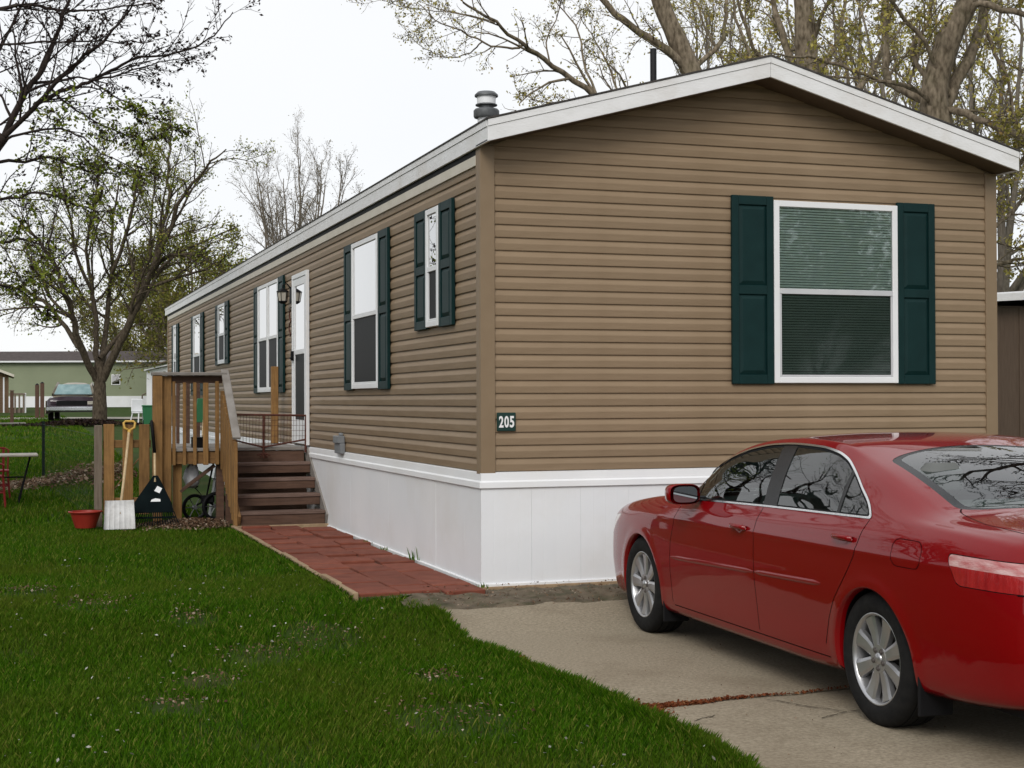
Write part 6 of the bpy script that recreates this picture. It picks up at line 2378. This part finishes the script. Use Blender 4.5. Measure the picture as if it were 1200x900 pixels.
# blunt end caps
for i in (0, -1):
    row = G[i]
    v = [tuple(q) for q in row] + [(q[0], -q[1], q[2]) for q in row[::-1][1:]]
    cp('bumper_tip', MB().add(v, [tuple(range(len(v)))]), 'paint_trim', body)
cp('bumper', region_mesh('bumper', R_['bumper']), 'paint')
cp('hood', region_mesh('hood', R_['hood']), 'paint')
cp('trunk_lid', region_mesh('trunk_lid', R_['trunk_lid']), 'paint')
doors = {}
for mir in (False, True):
    for nm in ('front_door', 'rear_door'):
        doors[nm, mir] = cp('door', region_mesh('door', R_[nm], both=False, mirror=mir), 'paint')
fd = cp('fuel_door', region_mesh('fuel_door', R_['fuel_door'], both=False), 'paint')
cp('shut_line', region_mesh('shut_line', fuel_gap, off=-0.001, both=False), 'fuel_shade', fd)
cp('quarter_panel', region_mesh('quarter_panel', R_['fuel_door'] + fuel_gap, both=False, mirror=True), 'paint', body)
cp('shut_line', region_mesh('shut_line', R_['gap'], off=-0.002), 'shut_dark', body)
for nm in ('windscreen', 'rear_window'):
    w = cp(nm, region_mesh(nm, R_[nm], off=-0.002), 'car_glass')
    cp('seal', region_mesh('seal', R_[nm + '_rim'], off=-0.0015), 'gloss_black', w)
for mir in (False, True):
    for nm, dk in (('front_glass', 'front_door'), ('rear_glass', 'rear_door'), ('quarter_glass', 'rear_door')):
        cp('window', region_mesh('window', R_[nm], off=-0.006, both=False, mirror=mir), 'car_glass', doors[dk, mir])
    for nm, key in (('pillar_trim', 'pillar'), ('window_divider', 'divider'), ('mirror_base', 'mirror_base')):
        cp(nm, region_mesh(nm, R_[key], off=-0.003, both=False, mirror=mir), 'gloss_black')
    cp('window_seal', region_mesh('window_seal', R_['seal'], off=-0.004, both=False, mirror=mir), 'black')
    cp('window_surround', region_mesh('window_surround', R_['chrome'], off=0.003, both=False, mirror=mir), 'car_chrome')
    tl = cp('tail_light', region_mesh('tail_light', R_['tail_lower'], off=0.001, both=False, mirror=mir), 'lens_red')
    cp('clear_lens', region_mesh('clear_lens', R_['tail_upper'], off=0.001, both=False, mirror=mir), 'lens_clear', tl)
    cp('seal', region_mesh('seal', R_['tail_seal'], off=-0.003, both=False, mirror=mir), 'black', tl)
    cp('headlight', region_mesh('headlight', R_['headlight'], off=-0.001, both=False, mirror=mir), 'lens_head')


def mirror_mb(mb):
    r = MB()
    r.v = [(x, -y, z) for x, y, z in mb.v]
    r.f = [f[::-1] for f in mb.f]
    return r


# wheel-arch lips and wells
for xc in (0.0, WB):
    lip, well = MB(), MB()
    pts_o, pts_i = [], []
    for k in range(45):
        a = math.radians(-22 + 224 * k / 44)
        x, z = xc + 0.352 * math.cos(a), HUB + 0.352 * math.sin(a)
        if z < 0.19:
            continue
        P, n = surf_at(x, z)
        pts_o.append(P)
    v = []
    for P in pts_o:
        c = np.array([xc, 0, HUB])
        rad = P - c
        rad[1] = 0
        rad /= np.linalg.norm(rad)
        v += [P, P - rad * 0.006 + np.array([0, -0.004, 0]), P - rad * 0.010 + np.array([0, -0.045, 0]), P + np.array([0, -0.34, 0]) + rad * 0.02]
    n = len(pts_o)
    lipf = [(4 * i + k, 4 * i + 4 + k, 4 * i + 5 + k, 4 * i + 1 + k) for i in range(n - 1) for k in (0, 1)]
    wellf = [(4 * i + 2, 4 * i + 6, 4 * i + 7, 4 * i + 3) for i in range(n - 1)]
    lip.add(v, lipf)
    well.add(v, wellf)
    # inner wall of the well
    iv = [v[4 * i + 3] for i in range(n)]
    well.add(iv + [(xc, iv[0][1], 0.2)], [(i, i + 1, n) for i in range(n - 1)])
    for mb in (lip, mirror_mb(lip)):
        cp('arch_lip', mb, 'paint_trim', body, smooth=True)
    for mb in (well, mirror_mb(well)):
        cp('wheel_well', mb, 'black', body)

# wheels
def wheel_meshes():
    tyre = MB().lathe([(0.212, -0.098), (0.222, -0.106), (0.245, -0.112), (0.275, -0.113), (0.298, -0.106), (0.311, -0.094), (0.317, -0.078), (0.3175, -0.055), (0.311, -0.053), (0.311, -0.047), (0.3185, -0.045), (0.3185, -0.004), (0.312, -0.002),
                       (0.312, 0.004), (0.3185, 0.006), (0.3185, 0.045), (0.311, 0.047), (0.311, 0.053), (0.3175, 0.055), (0.317, 0.078), (0.311, 0.094), (0.298, 0.106), (0.275, 0.113), (0.245, 0.112), (0.222, 0.106), (0.212, 0.098)], 72)
    rim = MB().lathe([(0.196, 0.02), (0.200, 0.085), (0.206, 0.098), (0.213, 0.103), (0.219, 0.102), (0.2195, 0.096), (0.213, 0.090), (0.205, -0.09)], 72)
    sp = MB()
    n = 8
    for k in range(n):
        a0 = 2 * math.pi * (k + 0.5) / n
        rs = [0.030, 0.06, 0.09, 0.13, 0.17, 0.2]
        hw = [0.012, 0.0235, 0.031, 0.035, 0.039, 0.048]
        zz = [0.086, 0.088, 0.086, 0.086, 0.090, 0.094]
        v = []
        for r, h, z in zip(rs, hw, zz):
            for s, dz in ((-1, -0.030), (-1, -0.006), (-0.55, 0.0), (0.55, 0.0), (1, -0.006), (1, -0.030)):
                x, y = r, s * h
                v.append((x * math.cos(a0) - y * math.sin(a0), x * math.sin(a0) + y * math.cos(a0), z + dz))
        f = [(i * 6 + j, i * 6 + j + 1, i * 6 + 7 + j, i * 6 + 6 + j) for i in range(5) for j in range(5)]
        sp.add(v, f)
    hub = MB().lathe([(0.0, 0.098), (0.022, 0.097), (0.028, 0.092), (0.030, 0.088), (0.066, 0.0885), (0.070, 0.07)], 32)
    nuts = MB()
    for k in range(5):
        a = 2 * math.pi * k / 5 + 0.3
        nuts.lathe([(0.0, 0.0965), (0.0085, 0.0965), (0.0095, 0.0925), (0.0135, 0.0918), (0.014, 0.0865)], 8, Matrix.Translation((0.045 * math.cos(a), 0.045 * math.sin(a), 0)))
    disc = MB().lathe([(0.0, 0.03), (0.145, 0.03), (0.145, 0.02), (0.15, 0.0), (0.2, -0.02), (0.2, -0.08), (0, -0.08)], 40)
    return tyre, rim, sp, hub, nuts, disc


ty, ri, sp, hu, nu, di = [m.mesh(n, True) for m, n in zip(wheel_meshes(), ('tyre', 'rim', 'spoke', 'hub_cap', 'wheel_nut', 'brake_disc'))]
for me, a in ((ty, 40), (ri, 40), (sp, 12), (hu, 40), (nu, 30), (di, 40)):
    me.set_sharp_from_angle(angle=math.radians(a))
for me, m in ((ty, 'rubber'), (ri, 'alloy'), (sp, 'alloy'), (hu, 'alloy'), (nu, 'brake'), (di, 'brake')):
    me.materials.append(M[m])
for xc in (0.0, WB):
    for s in (1, -1):
        w = obj('wheel', ty, None, car)
        w.location = (xc, s * 0.775, HUB + 0.012)
        w.rotation_euler = (math.radians(-90 * s), 0.35 if xc else 0.0, 0)
        for nm, me in (('rim', ri), ('spokes', sp), ('hub_cap', hu), ('wheel_nut', nu), ('brake_disc', di)):
            obj(nm, me, None, w)

# mirrors
for s in (1, -1):
    mb = MB()
    ring = []
    secs = []
    for x, sc in ((0.065, 0.35), (0.055, 0.72), (0.03, 0.95), (-0.01, 1.0), (-0.045, 0.97), (-0.052, 0.93)):
        secs.append([(2.045 + x + 0.03 * (1 - sc), 0.985 + 0.104 * sc * np.sign(math.cos(a)) * abs(math.cos(a)) ** 0.55 + 0.0, 0.975 + 0.063 * sc * np.sign(math.sin(a)) * abs(math.sin(a)) ** 0.6) for a in np.linspace(0, 2 * math.pi, 25)[:-1]])
    n = 24
    v = [p for q in secs for p in q]
    f = [(i * n + k, i * n + (k + 1) % n, (i + 1) * n + (k + 1) % n, (i + 1) * n + k) for i in range(5) for k in range(n)]
    f.append(tuple(range(n)))
    mb.add(v, f)
    gl = MB().add([(p[0] - 0.003, p[1] + (0.985 - p[1]) * 0.20, p[2] + (0.975 - p[2]) * 0.18) for p in secs[-1]], [tuple(range(n))])
    arm = MB().beam((2.06, 0.83, 0.945), (2.06, 0.93, 0.945), 0.07, 0.035)
    if s < 0:
        mb, gl, arm = mirror_mb(mb), mirror_mb(gl), mirror_mb(arm)
    mo = cp('mirror', mb, 'paint_trim', smooth=True, angle=50)
    cp('mirror_glass', gl, 'mirror_glass' if 'mirror_glass' in M else 'gloss_black', mo)
    cp('mirror_arm', arm, 'gloss_black', mo, bevel=0.008)

# door handles with dished recess, body-side moulding
for x, z, dk in ((1.395, 0.825, 'front_door'), (0.235, 0.868, 'rear_door')):
    P, n = surf_at(x, z)
    P2, _ = surf_at(x + 0.085, z)
    P1, _ = surf_at(x - 0.085, z)
    nv = Vector(n)
    mb = MB()
    pts = [Vector(P1) + nv * 0.0, Vector(P1) * 0.85 + Vector(P) * 0.15 + nv * 0.022, Vector(P) + nv * 0.032, Vector(P2) * 0.85 + Vector(P) * 0.15 + nv * 0.024, Vector(P2)]
    prev = []
    for i in range(17):
        t = i / 16 * 4
        k = min(int(t), 3)
        q = pts[k].lerp(pts[k + 1], t - k)
        prev.append(q)
    sec = [(-0.014, -0.006), (-0.010, 0.006), (0.0, 0.009), (0.010, 0.006), (0.014, -0.006)]
    v = []
    for q in prev:
        for a, b in sec:
            v.append(q + Vector((0, 0, a)) + nv * b)
    f = [(i * 5 + j, i * 5 + j + 1, i * 5 + 6 + j, i * 5 + 5 + j) for i in range(16) for j in range(4)] + [(i * 5 + 4, i * 5, i * 5 + 5, i * 5 + 9) for i in range(16)]
    mb.add(v, f)
    rc = MB()
    rv = [Vector(surf_at(x + 0.004 + 0.052 * math.cos(a), z - 0.004 + 0.027 * math.sin(a))[0]) + nv * 0.0012 for a in np.linspace(0, 2 * math.pi, 20, endpoint=False)]
    rc.add(rv, [tuple(range(20))])
    for mir in (False, True):
        cp('handle', mirror_mb(mb) if mir else mb, 'paint_trim', doors[dk, mir], smooth=True)
        cp('handle_recess', mirror_mb(rc) if mir else rc, 'paint_trim', doors[dk, mir])

for (xa, xb, dk) in ((1.228, 2.40, 'front_door'), (0.46, 1.212, 'rear_door')):
    mb = MB()
    v = []
    m_ = 30
    for i in range(m_ + 1):
        x = xa + (xb - xa) * i / m_
        z = 0.553 + (2.54 - x) * 0.032
        e = min(1.0, 8 * min(i, m_ - i) / m_ + 0.3)
        for dz, dn in ((-0.013, 0.0005), (-0.011, 0.003), (0.0, 0.0042), (0.011, 0.0035), (0.014, 0.0005)):
            P, n = surf_at(x, z + dz * e)
            v.append(P + n * dn * e)
    f = [(i * 5 + j, i * 5 + 5 + j, i * 5 + 6 + j, i * 5 + 1 + j) for i in range(m_) for j in range(4)]
    mb.add(v, f)
    for mir in (False, True):
        cp('side_moulding', mirror_mb(mb) if mir else mb, 'paint_trim', doors[dk, mir], smooth=True)

# mud flaps
for xc in (0.0, WB):
    for s in (1, -1):
        mb = MB().box((xc - 0.385, s * 0.80 - 0.09, 0.12), (xc - 0.365, s * 0.80 + 0.085, 0.34))
        cp('mud_flap', mb, 'black', bevel=0.006)
# cabin: floor, dash, seats with headrests, wheel, parcel shelf
cp('underbody', MB().box((-0.95, -0.70, 0.205), (3.75, 0.70, 0.26)), 'black')
cp('cabin_floor', MB().box((-0.3, -0.80, 0.27), (2.35, 0.80, 0.34)), 'cabin')
cp('cabin_side', MB().box((0.42, 0.79, 0.30), (2.3, 0.82, 0.90)).box((0.42, -0.82, 0.30), (2.3, -0.79, 0.90)), 'cabin')
cp('dashboard', MB().prism([(2.05, 0.62), (2.45, 0.62), (2.48, 0.93), (2.15, 0.93), (2.02, 0.86)], -0.74, 0.74, Matrix(((1, 0, 0, 0), (0, 0, 1, 0), (0, 1, 0, 0), (0, 0, 0, 1)))), 'cabin', bevel=0.03)
cp('steering_wheel', MB().tube([(1.88 + 0.07 * math.sin(a), 0.38 + 0.185 * math.cos(a), 0.86 + 0.17 * math.sin(a)) for a in np.linspace(0, 2 * math.pi, 25)], 0.016, 8), 'black', smooth=True)
cp('parcel_shelf', MB().box((-0.42, -0.70, 0.90), (0.12, 0.70, 0.945)), 'cabin', bevel=0.01)


def seat(x, y, w, hr):
    st = cp('seat', MB().box((x + 0.02, y - w / 2, 0.40), (x + 0.52, y + w / 2, 0.56)), 'seat', bevel=0.05)
    bk = MB().prism([(x + 0.05, 0.50), (x + 0.17, 0.50), (x + 0.04, 1.04), (x - 0.07, 1.04)], y - w / 2, y + w / 2, Matrix(((1, 0, 0, 0), (0, 0, 1, 0), (0, 1, 0, 0), (0, 0, 0, 1))))
    cp('backrest', bk, 'seat', st, bevel=0.045)
    for hy in hr:
        mb = MB().box((x - 0.115, y + hy - 0.12, 1.06), (x - 0.015, y + hy + 0.12, 1.23))
        cp('headrest', mb, 'seat', st, bevel=0.04)


seat(1.22, 0.38, 0.52, (0.0,))
seat(1.22, -0.38, 0.52, (0.0,))
seat(0.22, 0.0, 1.32, (-0.42, 0.42))
# tail pipe and licence recess stay out of the photograph; a plain plate closes the boot lid
cp('exhaust_tip', MB().tube([(-1.06, -0.45, 0.25), (-0.85, -0.45, 0.25)], 0.032, 14), 'steel')
